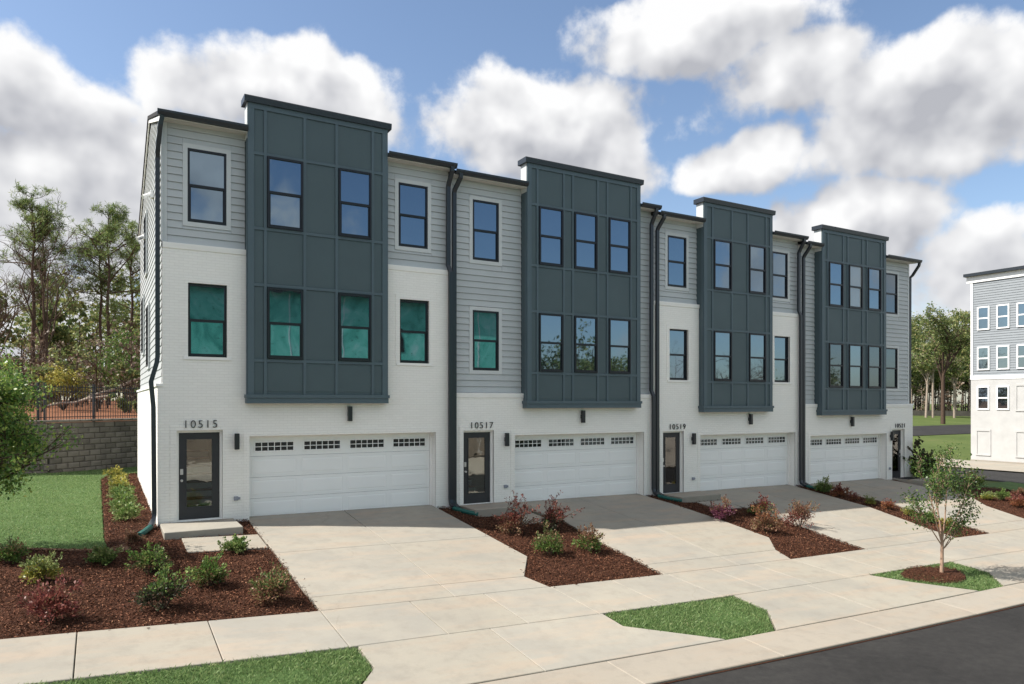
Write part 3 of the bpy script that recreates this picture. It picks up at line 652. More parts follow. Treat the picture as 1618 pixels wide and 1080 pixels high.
def bay(parent, org, x0, x1, zb, zt, wins, glasses):
    y = -.22; O = (-org[0], -org[1], -org[2])
    b = MB().box(x0, x1, y, .12, zb, zt).build('bay', M['bay'], parent, O)
    z_ = org[2]
    rows = [zb+.30, z_+4.11, z_+5.92, z_+7.43, z_+9.22, zt-.16]
    cols = []                                    # openings between vertical battens
    e = .10
    cols.append(x0+.16)
    verts = [(x0, x0+.155)]
    for i, (a, c) in enumerate(wins):
        verts.append((a-.085, a-.008)); verts.append((c+.008, c+.085))
    verts.append((x1-.155, x1))
    for a, c in verts: block('batten', a, c, y-.034, y, zb+.22, zt-.02, M['batten'], b, (0, 0, 0))
    gaps = [(verts[i][1], verts[i+1][0]) for i in range(len(verts)-1)]
    for r, zr in enumerate(rows[:-1]):
        for gi, (a, c) in enumerate(gaps):
            if c-a < .02: continue
            is_win = gi % 2 == 1
            if r > 0: block('cross_batten', a+.001, c-.001, y-.032, y, zr-.085 if r in (1, 3) else zr+.008, zr-.008 if r in (1, 3) else zr+.085, M['batten'], b, (0, 0, 0))
            if is_win and r in (1, 3): continue
            lo = zr+.09 if r in (0, 2, 4) and r > 0 else (zr-.0 if r == 0 else zr); hi = rows[r+1]-.09 if r+1 in (1, 3) else rows[r+1]
            block('panel', a+.006, c-.006, y-.007, y-.0005, lo+.006, hi-.006, M['bay'], b, (0, 0, 0))
    block('top_rail', x0, x1, y-.038, y, zt-.16, zt-.02, M['batten'], b, (0, 0, 0))
    for s, xa in ((-1, x0), (1, x1)):
        block('side_batten', min(xa, xa+s*.02), max(xa, xa+s*.02), y, y+.1, zb+.2, z_+9.6, M['batten'], b, (0, 0, 0))
        block('side_panel', min(xa, xa+s*.012), max(xa, xa+s*.012), y+.004, .118, z_+9.62, zt-.03, M['trim'], b, (0, 0, 0))
    q = MB(); q.prism([(y-.09,zt-.03),(y-.11,zt+.10),(y-.10,zt+.13),(.18,zt+.13),(.18,zt-.03)], x0-.09, x1+.09); q.build('parapet_cap', M['gutter'], b)
    q = MB(); q.box(x0-.02,x1+.02,y-.045,.0-.002,zb,zb+.14); q.box(x0-.045,x1+.045,y-.07,.0-.002,zb+.14,zb+.225); q.build('skirt', M['batten'], b)
    for i, (a, c) in enumerate(wins):
        for fl, zc in enumerate((z_+5.015, z_+8.325)):
            window(parent, org, (a+c)/2, y-.04, zc, 0, glasses.get((i, fl), M['glass']))
    return b

U = [
 dict(n='10515', xl=-2.0, xr=5.57, dz=0.0, tall=True, bay=(-.10,3.56), wins=[(.37,1.26),(2.19,3.09)], w=[-.995,4.45], g=(-.02,5.10), door=(-1.63,-.71), lamps=[(-.33,2.03),(2.55,2.70)], num=-1.16, vent=-.34,
      label='leftmost townhouse, number 10515, grey siding over white brick with two-window dark slate bay'),
 dict(n='10517', xl=5.57, xr=13.29, dz=-.15, tall=False, bay=(8.04,12.50), wins=[(8.46,9.35),(9.79,10.68),(11.16,12.05)], w=[6.79], g=(7.74,12.86), door=(6.05,6.95), lamps=[(7.42,2.03),(10.25,2.70)], num=6.58, vent=7.4,
      label='second townhouse from the left, number 10517, grey siding beside three-window dark slate bay'),
 dict(n='10519', xl=13.29, xr=20.9, dz=-.32, tall=True, bay=(15.42,19.0), wins=[(15.90,16.79),(17.71,18.60)], w=[14.46,19.84], g=(15.48,20.6), door=(13.77,14.62), lamps=[(15.1,2.03),(18.0,2.70)], num=14.36, vent=15.12,
      label='third townhouse from the left, number 10519, white brick two storeys high around dark slate bay'),
 dict(n='10521', xl=20.9, xr=28.45, dz=-.49, tall=False, bay=(21.92,26.17), wins=[(22.33,23.22),(23.61,24.50),(24.89,25.78)], w=[27.11], g=(21.52,26.58), door=(27.05,27.85), lamps=[(26.88,2.03),(24.1,2.70)], num=27.55, vent=26.8,
      label='rightmost townhouse of the row, number 10521, door right of its garage'),
]
for ui, u in enumerate(U):
    xl, xr, dz = u['xl'], u['xr'], u['dz']; org = (xl, 0.0, dz); O = (-xl, 0.0, -dz)
    root = thing('townhouse', u['label'], 'house', org, 'row of four joined townhouses')
    btop = dz+(6.84 if u['tall'] else 3.42); eave = dz+EAVE_Z
    win_h = []
    for xc in u['w']:
        for zc in (5.02, 8.325): win_h.append((xc-WW/2, xc+WW/2, dz+zc-WH/2, dz+zc+WH/2))
    gx0, gx1 = u['g']; gz = dz+2.15; dx0, dx1 = u['door']; dzz = dz+.14
    bl = -2.1 if ui == 0 else xl; br_ = 28.55 if ui == 3 else xr
    openings = [(gx0, gx1, -2., gz), (dx0-.06, dx1+.06, dzz-.05, dzz+2.18)]
    bh = openings+([h for h in win_h if h[3] < btop] if u['tall'] else [])
    b = MB()
    lo = min(Tz(bl, 0), Tz(br_, 0))-.3
    if u['tall']:
        b.holes(xl, xr, dz+3.42, btop, 0, .45, bh)
        b.holes(bl, br_, lo, dz+3.42, 0, .45, bh)
    else: b.holes(bl, br_, lo, btop, 0, .45, bh)
    if ui == 0: b.box(-2.1, -1.9, .45, BACK+.1, -.2, 3.42)
    if ui == 3: b.box(28.3, 28.55, .45, BACK+.1, -.9, dz+3.42)
    b.build('brick_wall', M['brick'], root, O)
    # ledge on top of the brick
    for a, c in ([(bl, br_)] if not u['tall'] else [(xl, u['bay'][0]-.0), (u['bay'][1], xr)]):
        q = MB(); q.prism([(-.005,btop-.13),(-.022,btop-.12),(-.035,btop-.02),(-.035,btop+.012),(.12,btop+.03),(.12,btop-.13)], a-.0, c+.0); q.build('brick_ledge', M['whitetrim'], root, O)
    if ui == 0:
        q = MB(); q.box(-2.135,-1.99,-.03,BACK+.13,3.39,3.45); q.build('brick_ledge', M['whitetrim'], root, O)
    if ui == 3:
        q = MB(); q.box(28.44,28.585,-.036,BACK+.13,dz+3.39,dz+3.451); q.build('brick_ledge', M['whitetrim'], root, O)
    # siding storey(s)
    sh = [h for h in win_h if h[2] > btop-.1 or not u['tall']]
    MB().holes(xl, xr, btop, eave, .13, .45, sh).build('backing_wall', M['lap_shade'], root, O)
    TT = .11
    hh = [(h[0]-TT, h[1]+TT, h[2]-TT, h[3]+TT) for h in sh]+[(u['bay'][0]-.01, u['bay'][1]+.01, dz+2, dz+12)]
    siding(root, org, xl+.11, xr-(.11 if ui == 3 else .02), btop+.03, eave-.04, .129, hh)
    block('corner_board', xl+.0, xl+.108, .098, .128, btop+.03, eave-.04, M['trim'], root, org)
    if ui == 3: block('corner_board', xr-.108, xr, .098, .128, btop+.03, eave-.04, M['trim'], root, org)
    # core with gable
    q = MB(); q.prism([(3.2,-.6+dz),(3.2,roof_z(3.2)+dz-.08),(RIDGE_Y,RIDGE_Z+dz-.08),(BACK,roof_z(BACK-.2)+dz-.06),(BACK,-.6+dz)], xl+.004, xr-.004)
    q.build('core_wall', M['side'], root, O)
    # roof
    xe0 = xl-(.09 if ui == 0 else .0); xe1 = xr+(.12 if ui == 3 else .0)
    yb = BACK+.35; zb_ = dz+EAVE_Z+(RIDGE_Z-EAVE_Z)*(1-(yb-RIDGE_Y)/(RIDGE_Y-EAVE_Y))
    yf = .2; zf = dz+roof_z(yf)
    q = MB(); q.prism([(yf,zf+.03),(RIDGE_Y,dz+RIDGE_Z+.02),(yb,zb_+.02),(yb,zb_-.08),(RIDGE_Y,dz+RIDGE_Z-.08),(yf,zf-.07)], xe0, xe1)
    for a, c in ((xe0, u['bay'][0]-.002), (u['bay'][1]+.002, xe1)):
        q.prism([(EAVE_Y+.06,dz+EAVE_Z+.03),(yf,zf+.03),(yf,zf-.07),(EAVE_Y+.06,dz+EAVE_Z-.07)], a, c)
    q.build('roof', M['roof'], root, O)
    for a, c in ((xl+.002, u['bay'][0]-.003), (u['bay'][1]+.003, xr-.002)):
        q = MB(); q.prism([(EAVE_Y+.06,dz+EAVE_Z-.075),(.45,dz+EAVE_Z-.02),(.45,dz+EAVE_Z-.055),(EAVE_Y+.06,dz+EAVE_Z-.11)], a, c); q.build('soffit', M['soffit'], root, O)
    # gutters left and right of the bay
    for a, c in ((xe0-(.04 if ui == 0 else -.03), u['bay'][0]+(.0 if ui == 0 else .0)), (u['bay'][1]+.0, xe1+(.06 if ui < 3 else .1))):
        q = MB(); z1 = dz+EAVE_Z+.04; q.prism([(-.24,z1-.13),(-.33,z1-.12),(-.37,z1-.05),(-.375,z1),(-.355,z1),(-.34,z1-.06),(-.24,z1-.02)], a, c); q.build('gutter', M['gutter'], root, O)
    # openings
    for (x0, x1, z0, z1) in win_h:
        brickw = u['tall'] and z1 < btop
        gl = M['glass_light'] if (ui == 3) else M['glass']
        if brickw:
            window(root, org, (x0+x1)/2, .10, (z0+z1)/2, 0, gl)
            brick_band(root, org, (x0, x1, z0, z1), M['brick'])
            q = MB(); q.box(x0-.1, x1+.1, -.03, .10, z0-.07, z0); q.build('sill', M['whitetrim'], root, O)
        else: window(root, org, (x0+x1)/2, .125, (z0+z1)/2, 0, gl, (TT, .045, M['trim'], .01))
    for h in openings: brick_band(root, org, h if h[2] > -1 else (h[0], h[1], Tz((h[0]+h[1])/2, 0)-.2, h[3]), M['brick'], .14)
    garage_door(root, org, gx0, gx1, gz-.002, .34)
    entry_door(root, org, dx0, dx1, dzz, dzz+2.12, .14, ui != 3)
    q = MB(); ha, hb = dx0-.06, dx1+.06
    q.box(ha-.04,ha,.2,3.1,dzz-.1,dzz+2.6); q.box(hb,hb+.04,.2,3.1,dzz-.1,dzz+2.6); q.box(ha,hb,3.05,3.1,dzz-.1,dzz+2.6); q.box(ha,hb,.46,3.05,dzz+2.55,dzz+2.6); q.box(ha,hb,.2,3.05,dzz-.12,dzz-.06)
    hall = q.build('hall', M['whitetrim'], root, O)
    for k in range(8):
        block('stair_tread', ha, hb, 1.0+k*.26-.03, 1.0+k*.26+.26, dzz+.15+k*.19, dzz+.19+k*.19, M['tread'], hall, (0, 0, 0)); block('stair_riser', ha, hb, 1.0+k*.26, 1.0+k*.26+.02, dzz-.04+k*.19, dzz+.149+k*.19, M['white'], hall, (0, 0, 0))
    gls = {(1, 1): M['glass_curtain']} if ui == 3 else {}
    if ui == 3: gls.update({(0, 0): M['glass_light'], (2, 0): M['glass_light']})
    bay(root, org, u['bay'][0], u['bay'][1], dz+2.98, dz+10.53, u['wins'], gls)
    for lx, lz in u['lamps']: lamp(root, org, lx, dz+lz)
    hn = bpy.data.objects.new('house_number', None); COL.objects.link(hn); hn.parent = root; hn.location = (u['num']-org[0], -.03, 2.385)
    for k, ch in enumerate(u['n']):
        if ch not in DIGITS: DIGITS[ch] = text_mesh(ch, .27, .012)
        t = obj('digit', DIGITS[ch], M['black'], hn, ((k-2)*.165, 0, 0)); t.rotation_euler = (math.pi/2, 0, 0)
    q = MB(); vx = u['vent']; q.box(vx-.05,vx+.05,-.05,.001,dz+.55,dz+.65); q.box(vx+.04,vx+.10,-.035,.001,dz+.57,dz+.63); q.build('vent_cover', M['vent'], root, O, bevel=.006)
    # downspouts
    def spout(x, top, kink, foot, off):
        pts = [(x+off,-.31,top-.06),(x+off,-.30,top-.17),(x,-.11,top-.50),(x,-.07,top-.58)]
        if kink: pts += [(x,-.06,kink+.15),(x+.05,-.12,kink-.05),(x+.05,-.12,foot+.22),(x+.05,-.16,foot+.1),(x+.05,-.36,foot+.02)]
        else: pts += [(x,-.07,foot+.22),(x,-.10,foot+.1),(x,-.34,foot+.02)]
        MB().tube(pts, .115, .085).build('downspout', M['gutter'], root, O)
    ez = dz+EAVE_Z
    if ui == 0:
        spout(5.47, ez, 6.84, Tz(5.4, 0)+.02, .02)
        pts = [(-2.02,-.31,9.76),(-2.06,-.27,9.55),(-2.10,-.05,9.05),(-2.10,.06,8.85),(-2.10,.06,4.1),(-2.12,.05,3.95),(-2.24,.05,3.5),(-2.22,.05,3.25),(-2.19,.05,2.9),(-2.17,.05,.34),(-2.19,-.02,.2),(-2.28,-.42,.12)]
        MB().tube(pts, .10, .10).build('downspout', M['gutter'], root, O)
        hz = [(-2.28,-.40,.10),(-2.42,-.85,.05),(-2.55,-1.2,.02)]; hz = [(a, c, Tz(a, c)+.07) for a, c, _ in hz]
        MB().tube(hz, .13, .13, 10).build('drain_hose', M['green'], root, O)
        for fy, fz in ((3.1, 8.75), (6.6, 8.3)):
            q = MB(); q.box(-2.10,-2.02,fy-.1,fy+.1,fz-.1,fz+.1); q.tube([(-2.1,fy,fz),(-2.28,fy-.1,fz-.12)], .12, .12, 8); q.build('flood_light', M['white'], root, O)
    if ui == 1:
        spout(5.66, ez, None, Tz(5.7, 0)+.02, .10); spout(13.14, ez, 3.27, Tz(13.1, 0)+.02, .02)
    if ui == 2:
        spout(13.40, ez, None, Tz(13.5, 0)+.02, .10); spout(20.74, ez, 6.5, Tz(20.8, 0)+.02, .02)
    if ui == 3:
        spout(21.02, ez, None, Tz(21.0, 0)+.02, .10)
        MB().tube([(28.56,-.31,ez-.06),(28.56,-.28,ez-.2),(28.54,.0,ez-.6),(28.54,.12,ez-.7),(28.54,.14,3.1)], .1, .09).build('downspout', M['gutter'], root, O)
    for x in {0: [5.52], 1: [13.2], 2: [20.85], 3: []}[ui]:
        hz = [(x, -.34), (x+.15, -.7), (x+.42, -1.05)]
        MB().tube([(a, c, Tz(a, c)+.06) for a, c in hz], .13, .13, 10).build('drain_hose', M['green'], root, O)
    # the sunny end wall of the row
    if ui == 0:
        n = int((RIDGE_Z-3.45)/.185)
        for i in range(n+1):
            a = 3.46+i*.185; b2 = a+.187; zt = b2
            y0, y1 = .12, BACK
            if zt > EAVE_Z-.1:
                dy = (RIDGE_Z-.12-zt)/(RIDGE_Z-EAVE_Z)*(RIDGE_Y-EAVE_Y)
                if dy < .15: break
                y0, y1 = max(y0, RIDGE_Y-dy), min(y1, RIDGE_Y+dy)
            obj('siding_board', BOARD, M['side'], root, (-2.0-org[0]+.004, (y0+y1)/2, (a+b2)/2-org[2]), -math.pi/2, (y1-y0, .026, b2-a))
        block('corner_board', -2.03, -1.998, .0, .12, 3.45+3.42, 9.75, M['trim'], root, org)
        q = MB(); q.prism([(EAVE_Y+.06,EAVE_Z-.19),(RIDGE_Y,RIDGE_Z-.18),(yb,zb_-.16),(yb,zb_-.08),(RIDGE_Y,RIDGE_Z-.085),(EAVE_Y+.06,EAVE_Z-.075)], -2.06, -2.03); q.build('rake_board', M['whitetrim'], root, O)
        for wy, wz in ((5.2, 5.0), (8.2, 5.6), (6.4, 8.0)):
            window(root, org, -2.045, wy, wz, -math.pi/2, None, (.09, .03, M['trim'], .01))
    if ui == 3:
        for i in range(34):
            a = dz+3.46+i*.185
            if a+.19 > eave: break
            obj('siding_board', BOARD, M['siding'], root, (28.45-org[0]-.004, (BACK+.12)/2, a+.093-org[2]), math.pi/2, (BACK-.12, .026, .187))
# door steps stand on the ground
for i, (x0, x1, y0, h, lab) in enumerate(((-2.06,-.40,-1.42,.115,'broad concrete step at the leftmost front door'), (5.86,7.72,-1.05,-.015,'concrete step behind the tall red shrubs'), (13.62,15.44,-1.05,-.17,'concrete step behind the purple shrub'), (26.98,28.75,-1.45,-.32,'grey concrete step with a black doormat'))):
    b = MB().box(x0, x1, y0, -.012, min(Tz(x0, y0), Tz(x1, y0))-.25, h)
    o = b.build('door_step', M['concrete'], bevel=.012); tag(o, lab, 'step', 'door steps')
mt = MB().box(27.0, 27.95, -.75, -.15, -.318, -.303).build('door_mat', M['rubber']); tag(mt, 'black doormat on the step of number 10521', 'doormat')

# ------------------------------------------------------------------ building on the far right
RX, RY0, RY1, RZ0, RZ1 = 56.9, -14.0, 12.2, -1.75, 13.3
rb = thing('apartment_block', 'grey and white block with white-framed windows at the right edge', 'building', (RX, RY1, RZ0))
RO = (-RX, -RY1, -RZ0)
rw = []
for zc, r in ((9.66, 0), (6.5, 1), (3.39, 2), (-.12, 3)):
    k = 0; y = 11.26
    while y > RY0+1.5:
        kind = 'window' if r < 2 or (r == 2 and k % 4 < 2) else ('blind' if (r == 2 or k % 2 == 0) else None)
        if kind: rw.append((y, zc, kind == 'window'))
        y -= 1.41 if k % 4 != 3 else 2.6; k += 1
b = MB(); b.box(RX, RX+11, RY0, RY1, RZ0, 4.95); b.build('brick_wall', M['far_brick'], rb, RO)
b = MB(); prof = []
z = 4.95; n = int((RZ1-.6-4.95)/.19)
for i in range(n):
    b.prism([(RX+.14,z),(RX+.02,z),(RX+.05,z+.19),(RX+.14,z+.19)], RY0+.15, RY1-.15, 'y'); z += .19
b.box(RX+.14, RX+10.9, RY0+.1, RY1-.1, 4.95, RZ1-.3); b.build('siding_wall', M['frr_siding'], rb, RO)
b = MB(); b.box(RX-.02,RX+.14,RY1-.15,RY1+.01,4.95,RZ1-.3); b.box(RX-.04,RX+.14,RY0,RY1+.02,4.85,5.15); b.build('corner_trim', M['white'], rb, RO)
b = MB(); b.prism([(RY1+.3,RZ1-.75),(RY0,RZ1-.75),(RY0,RZ1-.25),(RY1+.3,RZ1-.25)], RX-.06, RX+.1); b.build('fascia', M['white'], rb, RO)
b = MB(); b.box(RX-.35,RX+11.3,RY0-.3,RY1+.4,RZ1-.25,RZ1-.02); b.build('roof', M['gutter'], rb, RO)
b = MB(); b.box(RX-.02,RX+.3,RY0,RY1+.02,RZ0-.6,RZ0+.25); b.build('plinth', M['curb'], rb, RO)
fw = MB(); w, h = .45, .92
for a in ((-w,-w+.1,-h,h),(w-.1,w,-h,h)): fw.box(-.07,.03,a[0],a[1],a[2],a[3])
fw.box(-.069,.03,-w+.1,w-.1,h-.1,h); fw.box(-.069,.03,-w+.1,w-.1,-h,-h+.1); fw.box(-.069,.03,-w+.1,w-.1,-.05,.05)
FWM = fw.mesh('white_window'); FWM.materials.append(M['white'])
FPM = MB().box(-.03,-.01,-w+.1,w-.1,-h+.1,h-.1).mesh('window_pane'); FPM.materials.append(M['glass'])
bm_ = MB(); bm_.box(-.05,.02,-w-.1,w+.1,h-.02,h+.12); bm_.box(-.045,.02,-w-.1,-w,-h,h-.02); bm_.box(-.045,.02,w,w+.1,-h,h-.02); bm_.box(-.06,.02,-w-.1,w+.1,-h-.1,-h)
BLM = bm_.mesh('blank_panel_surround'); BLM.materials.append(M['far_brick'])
for y, zc, real in rw:
    xw = RX+(.02 if zc > 5 else 0)
    if real:
        wv = obj('window', FWM, None, rb, (xw-RX, y-RY1, zc-RZ0)); obj('pane', FPM, None, wv)
    else: obj('blind_panel', BLM, None, rb, (xw-RX, y-RY1, zc-RZ0))

# ------------------------------------------------------------------ retaining wall, terrace, fence
A = Vector((-4.96, 11.97, 0)); d1 = Vector((.758, .652, 0)); d2 = Vector((-.985, -.17, 0))
TZ = 2.30
def terrace():
    base = [(-120, -8), (-40, 5.9), tuple(A[:2]), (-2.0, 14.5), (6, 21.4), (30, 42), (60, 68)]
    dd = [0, .8, 3, 8, 20, 45, 90, 200]; V = []; F = []
    for i, (x, y) in enumerate(base):
        for j, d in enumerate(dd):
            V.append((x-.45*d, y+.9*d, TZ-.06+min(d*.02, 1.2)+(.08*math.sin(i*2.1+j*1.7) if j > 1 else 0)))
    k = len(dd)
    for i in range(len(base)-1):
        for j in range(k-1): F.append((i*k+j, (i+1)*k+j, (i+1)*k+j+1, i*k+j+1))
    return tag(obj('terrace', new_mesh('terrace', V, F), M['litter']), kind='structure')
terrace()
def terrace_z(p):
    return TZ-.06+min(1.2, max(0, (p[1]-12)*.02))
rwall = thing('retaining_wall', 'grey block retaining wall below the fence, left of the houses', 'wall', (A.x, A.y, .3))
BLK = new_mesh('wall_block', [(-.5,-.5,-.5),(.5,-.5,-.5),(.5,.5,-.5),(-.5,.5,-.5),(-.5,-.5,.5),(.5,-.5,.5),(.5,.5,.5),(-.5,.5,.5),(-.42,-.62,-.38),(.44,-.58,-.36),(.41,-.64,.36),(-.45,-.57,.38)],
   [(0,3,2,1),(4,5,6,7),(1,2,6,5),(2,3,7,6),(3,0,4,7),(8,9,10,11),(0,1,9,8),(1,5,10,9),(5,4,11,10),(4,0,8,11)]); BLK.materials.append(M['block'])
rr = random.Random(3)
for d, n0, n1, sgn in ((d1, 0, 13, 1), (d2, 0, 15, -1)):
    ang = math.atan2(d.y, d.x) if sgn > 0 else math.atan2(-d.y, -d.x)
    nrm = Vector((d.y, -d.x, 0))*sgn
    for r in range(10):
        zc = .12+r*.215+.1
        s = (.0 if r % 2 else -.23)
        for c in range(n0, n1):
            L = .46+rr.uniform(-.03, .03)
            p = A+d*(s+c*.47+.24)-nrm*(r*.012-.01+rr.uniform(-.008, .008))
            o = obj('wall_block', BLK, None, rwall, (p.x-A.x, p.y-A.y, zc-.3), ang+rr.uniform(-.01, .01), (.455, .24, .205))
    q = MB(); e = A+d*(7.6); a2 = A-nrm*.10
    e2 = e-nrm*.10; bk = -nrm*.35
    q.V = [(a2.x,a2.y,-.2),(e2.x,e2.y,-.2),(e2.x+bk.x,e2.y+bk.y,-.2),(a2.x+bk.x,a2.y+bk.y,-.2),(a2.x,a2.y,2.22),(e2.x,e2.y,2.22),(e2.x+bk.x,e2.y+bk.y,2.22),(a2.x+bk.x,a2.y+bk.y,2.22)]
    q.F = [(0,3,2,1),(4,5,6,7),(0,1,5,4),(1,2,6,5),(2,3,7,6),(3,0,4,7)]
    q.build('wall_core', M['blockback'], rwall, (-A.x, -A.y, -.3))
    for c in range(n0, n1):
        p = A+d*(c*.47+.1)-nrm*.12
        obj('cap_stone', BLK, None, rwall, (p.x-A.x, p.y-A.y, 2.32-.3), ang, (.465, .34, .09))
fence = thing('metal_fence', 'black metal picket fence on top of the retaining wall', 'fence', (A.x, A.y, TZ))
PIC = MB().box(-.008,.008,-.008,.008,0,1.32).mesh('picket'); PIC.materials.append(M['black'])
PST = MB().box(-.035,.035,-.035,.035,0,1.46).box(-.045,.045,-.045,.045,1.46,1.49).mesh('fence_post'); PST.materials.append(M['black'])
for d, Lf in ((d1, 7.0), (d2, 8.0)):
    ang = math.atan2(d.y, d.x); nb = Vector((-d1.y, d1.x, 0))*.5 if d is d1 else Vector((-.1, .5, 0))
    B0 = nb; n = int(Lf/.115)
    for i in range(1, n):
        p = B0+d*(i*.115); obj('picket', PIC, None, fence, (p.x, p.y, .06), ang)
    for i in range(int(Lf/2.3)+1):
        p = B0+d*(i*2.3+.02); obj('fence_post', PST, None, fence, (p.x, p.y, -.05), ang)
    for zr in (.16, 1.12, 1.30):
        e = B0+d*Lf; MB().tube([(B0.x,B0.y,zr),(e.x,e.y,zr)], .03, .03).build('rail', M['black'], fence)

# ------------------------------------------------------------------ vegetation tools
def tubes_np(S, k=5):
    """S: (n,8) p0 p1 r0 r1"""
    S = np.asarray(S, float); n = len(S); P0, P1, R0, R1 = S[:, :3], S[:, 3:6], S[:, 6], S[:, 7]
    t = P1-P0; t /= np.maximum(np.linalg.norm(t, axis=1, keepdims=True), 1e-9)
    up = np.where(np.abs(t[:, 2:3]) < .9, np.array([[0, 0, 1.]]), np.array([[1., 0, 0]]))
    a = np.cross(t, up); a /= np.linalg.norm(a, axis=1, keepdims=True); b = np.cross(t, a)
    th = np.arange(k)*2*np.pi/k; c, s = np.cos(th), np.sin(th)
    ring = a[:, None, :]*c[None, :, None]+b[:, None, :]*s[None, :, None]
    V = np.concatenate([P0[:, None]+ring*R0[:, None, None], P1[:, None]+ring*R1[:, None, None]], 1).reshape(-1, 3)
    base = (np.arange(n)*2*k)[:, None]; j = np.arange(k); j2 = (j+1) % k
    F = np.stack([base+j, base+j2, base+k+j2, base+k+j], 2).reshape(-1, 4)
    return V, F
def unit(v): return v/np.maximum(np.linalg.norm(v, axis=-1, keepdims=True), 1e-9)
def leaves_np(P, size, aspect=.5, up=.3, droop=0., dirs=None, jitter=.35):
    """diamond-shaped, lightly folded leaves at points P"""
    n = len(P); d = RNG.normal(size=(n, 3)) if dirs is None else dirs+RNG.normal(size=(n, 3))*.45
    d[:, 2] += up-droop; d = unit(d)
    s = unit(np.cross(d, RNG.normal(size=(n, 3)))); nr = np.cross(d, s)
    L = size*(1+RNG.uniform(-jitter, jitter, (n, 1))); w = L*aspect*.5
    V = np.stack([P-d*L*.5, P+s*w+nr*w*.35, P+d*L*.5, P-s*w+nr*w*.35], 1).reshape(-1, 3)
    F = np.arange(n*4).reshape(-1, 4); return V, F
def join(parts):
    Vs, Fs, o = [], [], 0
    for V, F in parts: Vs.append(V); Fs.append(F+o); o += len(V)
    return np.concatenate(Vs), np.concatenate(Fs)
def grow(p, d, L, r, depth, rnd, out, tips, spread=.6, n=(2, 4), up=.12, shrink=.68, wob=.12, seg=4):
    """recursive branch"""
    d = np.array(d, float); p = np.array(p, float); pts = [p.copy()]
    for i in range(seg):
        d = d+np.array([rnd.gauss(0, wob), rnd.gauss(0, wob), rnd.gauss(0, wob)+up*.3]); d /= np.linalg.norm(d)
        q = p+d*L/seg; r2 = r*(1-.45*(i+1)/seg); r1 = r*(1-.45*i/seg)
        out.append((*p, *q, r1, r2)); p = q; pts.append(p.copy())
        if depth <= 1: tips.append((p.copy(), d.copy()))
    if depth <= 0: return
    for k in range(rnd.randint(*n)):
        t = rnd.uniform(.35, 1.0); i = min(seg, max(1, int(round(t*seg))))
        a = np.array([rnd.gauss(0, 1), rnd.gauss(0, 1), rnd.gauss(0, .6)]); a -= d*a.dot(d); a /= max(np.linalg.norm(a), 1e-6)
        nd = d*(1-spread*.5)+a*spread+np.array([0, 0, up]); nd /= np.linalg.norm(nd)
        grow(pts[i], nd, L*shrink*rnd.uniform(.75, 1.15), r*.5, depth-1, rnd, out, tips, spread, n, up, shrink, wob, seg)

def shrub(x, y, w, h, kind, label, seed, kind2=None, mix2=.4, leaf=.05, n=850, group=None, twiggy=.0, shape='round', name='shrub', cat='shrub'):
    z = Tz(x, y)-.0; rnd = random.Random(seed); r = np.random.default_rng(seed)
    root = thing(name, label, cat, (x, y, z), group)
    S = []; tips = []
    for i in range(9):
        a = rnd.uniform(0, 6.28); e = rnd.uniform(.2, .9)
        d = np.array([math.cos(a)*e, math.sin(a)*e, 1.0]); d /= np.linalg.norm(d)
        grow((math.cos(a)*.03, math.sin(a)*.03, -.03), d, h*.72, .008+.006*h, 2, rnd, S, tips, .7, (2, 3), .15, .6, .16, 3)
    V, F = tubes_np(S, 4); obj('stems', mesh_np('stems', V, F), M['twig'], root)
    tp_ = np.array([t[0] for t in tips]); td = np.array([t[1] for t in tips])
    # clump centres through an uneven dome
    w *= .94; h *= .92
    nc = 26; c = r.normal(size=(nc, 3)); c = unit(c); c[:, 2] = np.abs(c[:, 2])*1.15-.38
    rad = r.uniform(.35, 1.12, (nc, 1))**.8
    C_ = c*rad*np.array([w/2*.86, w/2*.86, h*.5])+np.array([0, 0, h*.38])
    w *= 1.0; h *= 1.0; n = int(n*1.5)
    idx = r.integers(0, nc, n); P = C_[idx]+r.normal(size=(n, 3))*np.array([w*.095, w*.095, h*.085])
    if len(tp_):
        k = min(len(tp_), int(n*.35)); sel = r.integers(0, len(tp_), int(n*.6)); Q = tp_[sel]+r.normal(size=(len(sel), 3))*.022
        P = np.concatenate([P, Q])
    P[:, 2] = np.maximum(P[:, 2], .015+r.uniform(0, .03, len(P)))
    dirs = unit(P-np.array([0, 0, h*.3]))
    V, F = leaves_np(P, leaf, .55, .15, 0, dirs)
    if kind2:
        sc = P[:, 2]/h+r.normal(size=len(P))*.18; k = sc > np.quantile(sc, 1-mix2)
        V4 = V.reshape(-1, 4, 3)
        for nm, kk, mk in (('foliage', ~k, kind), ('new_growth', k, kind2)):
            q = V4[kk].reshape(-1, 3); obj(nm, mesh_np(nm, q, np.arange(len(q)).reshape(-1, 4)), M['leaf_'+mk], root)
    else: obj('foliage', mesh_np('foliage', V, F), M['leaf_'+kind], root)
    return root
G1 = 'shrubs in the front bed of number 10515'
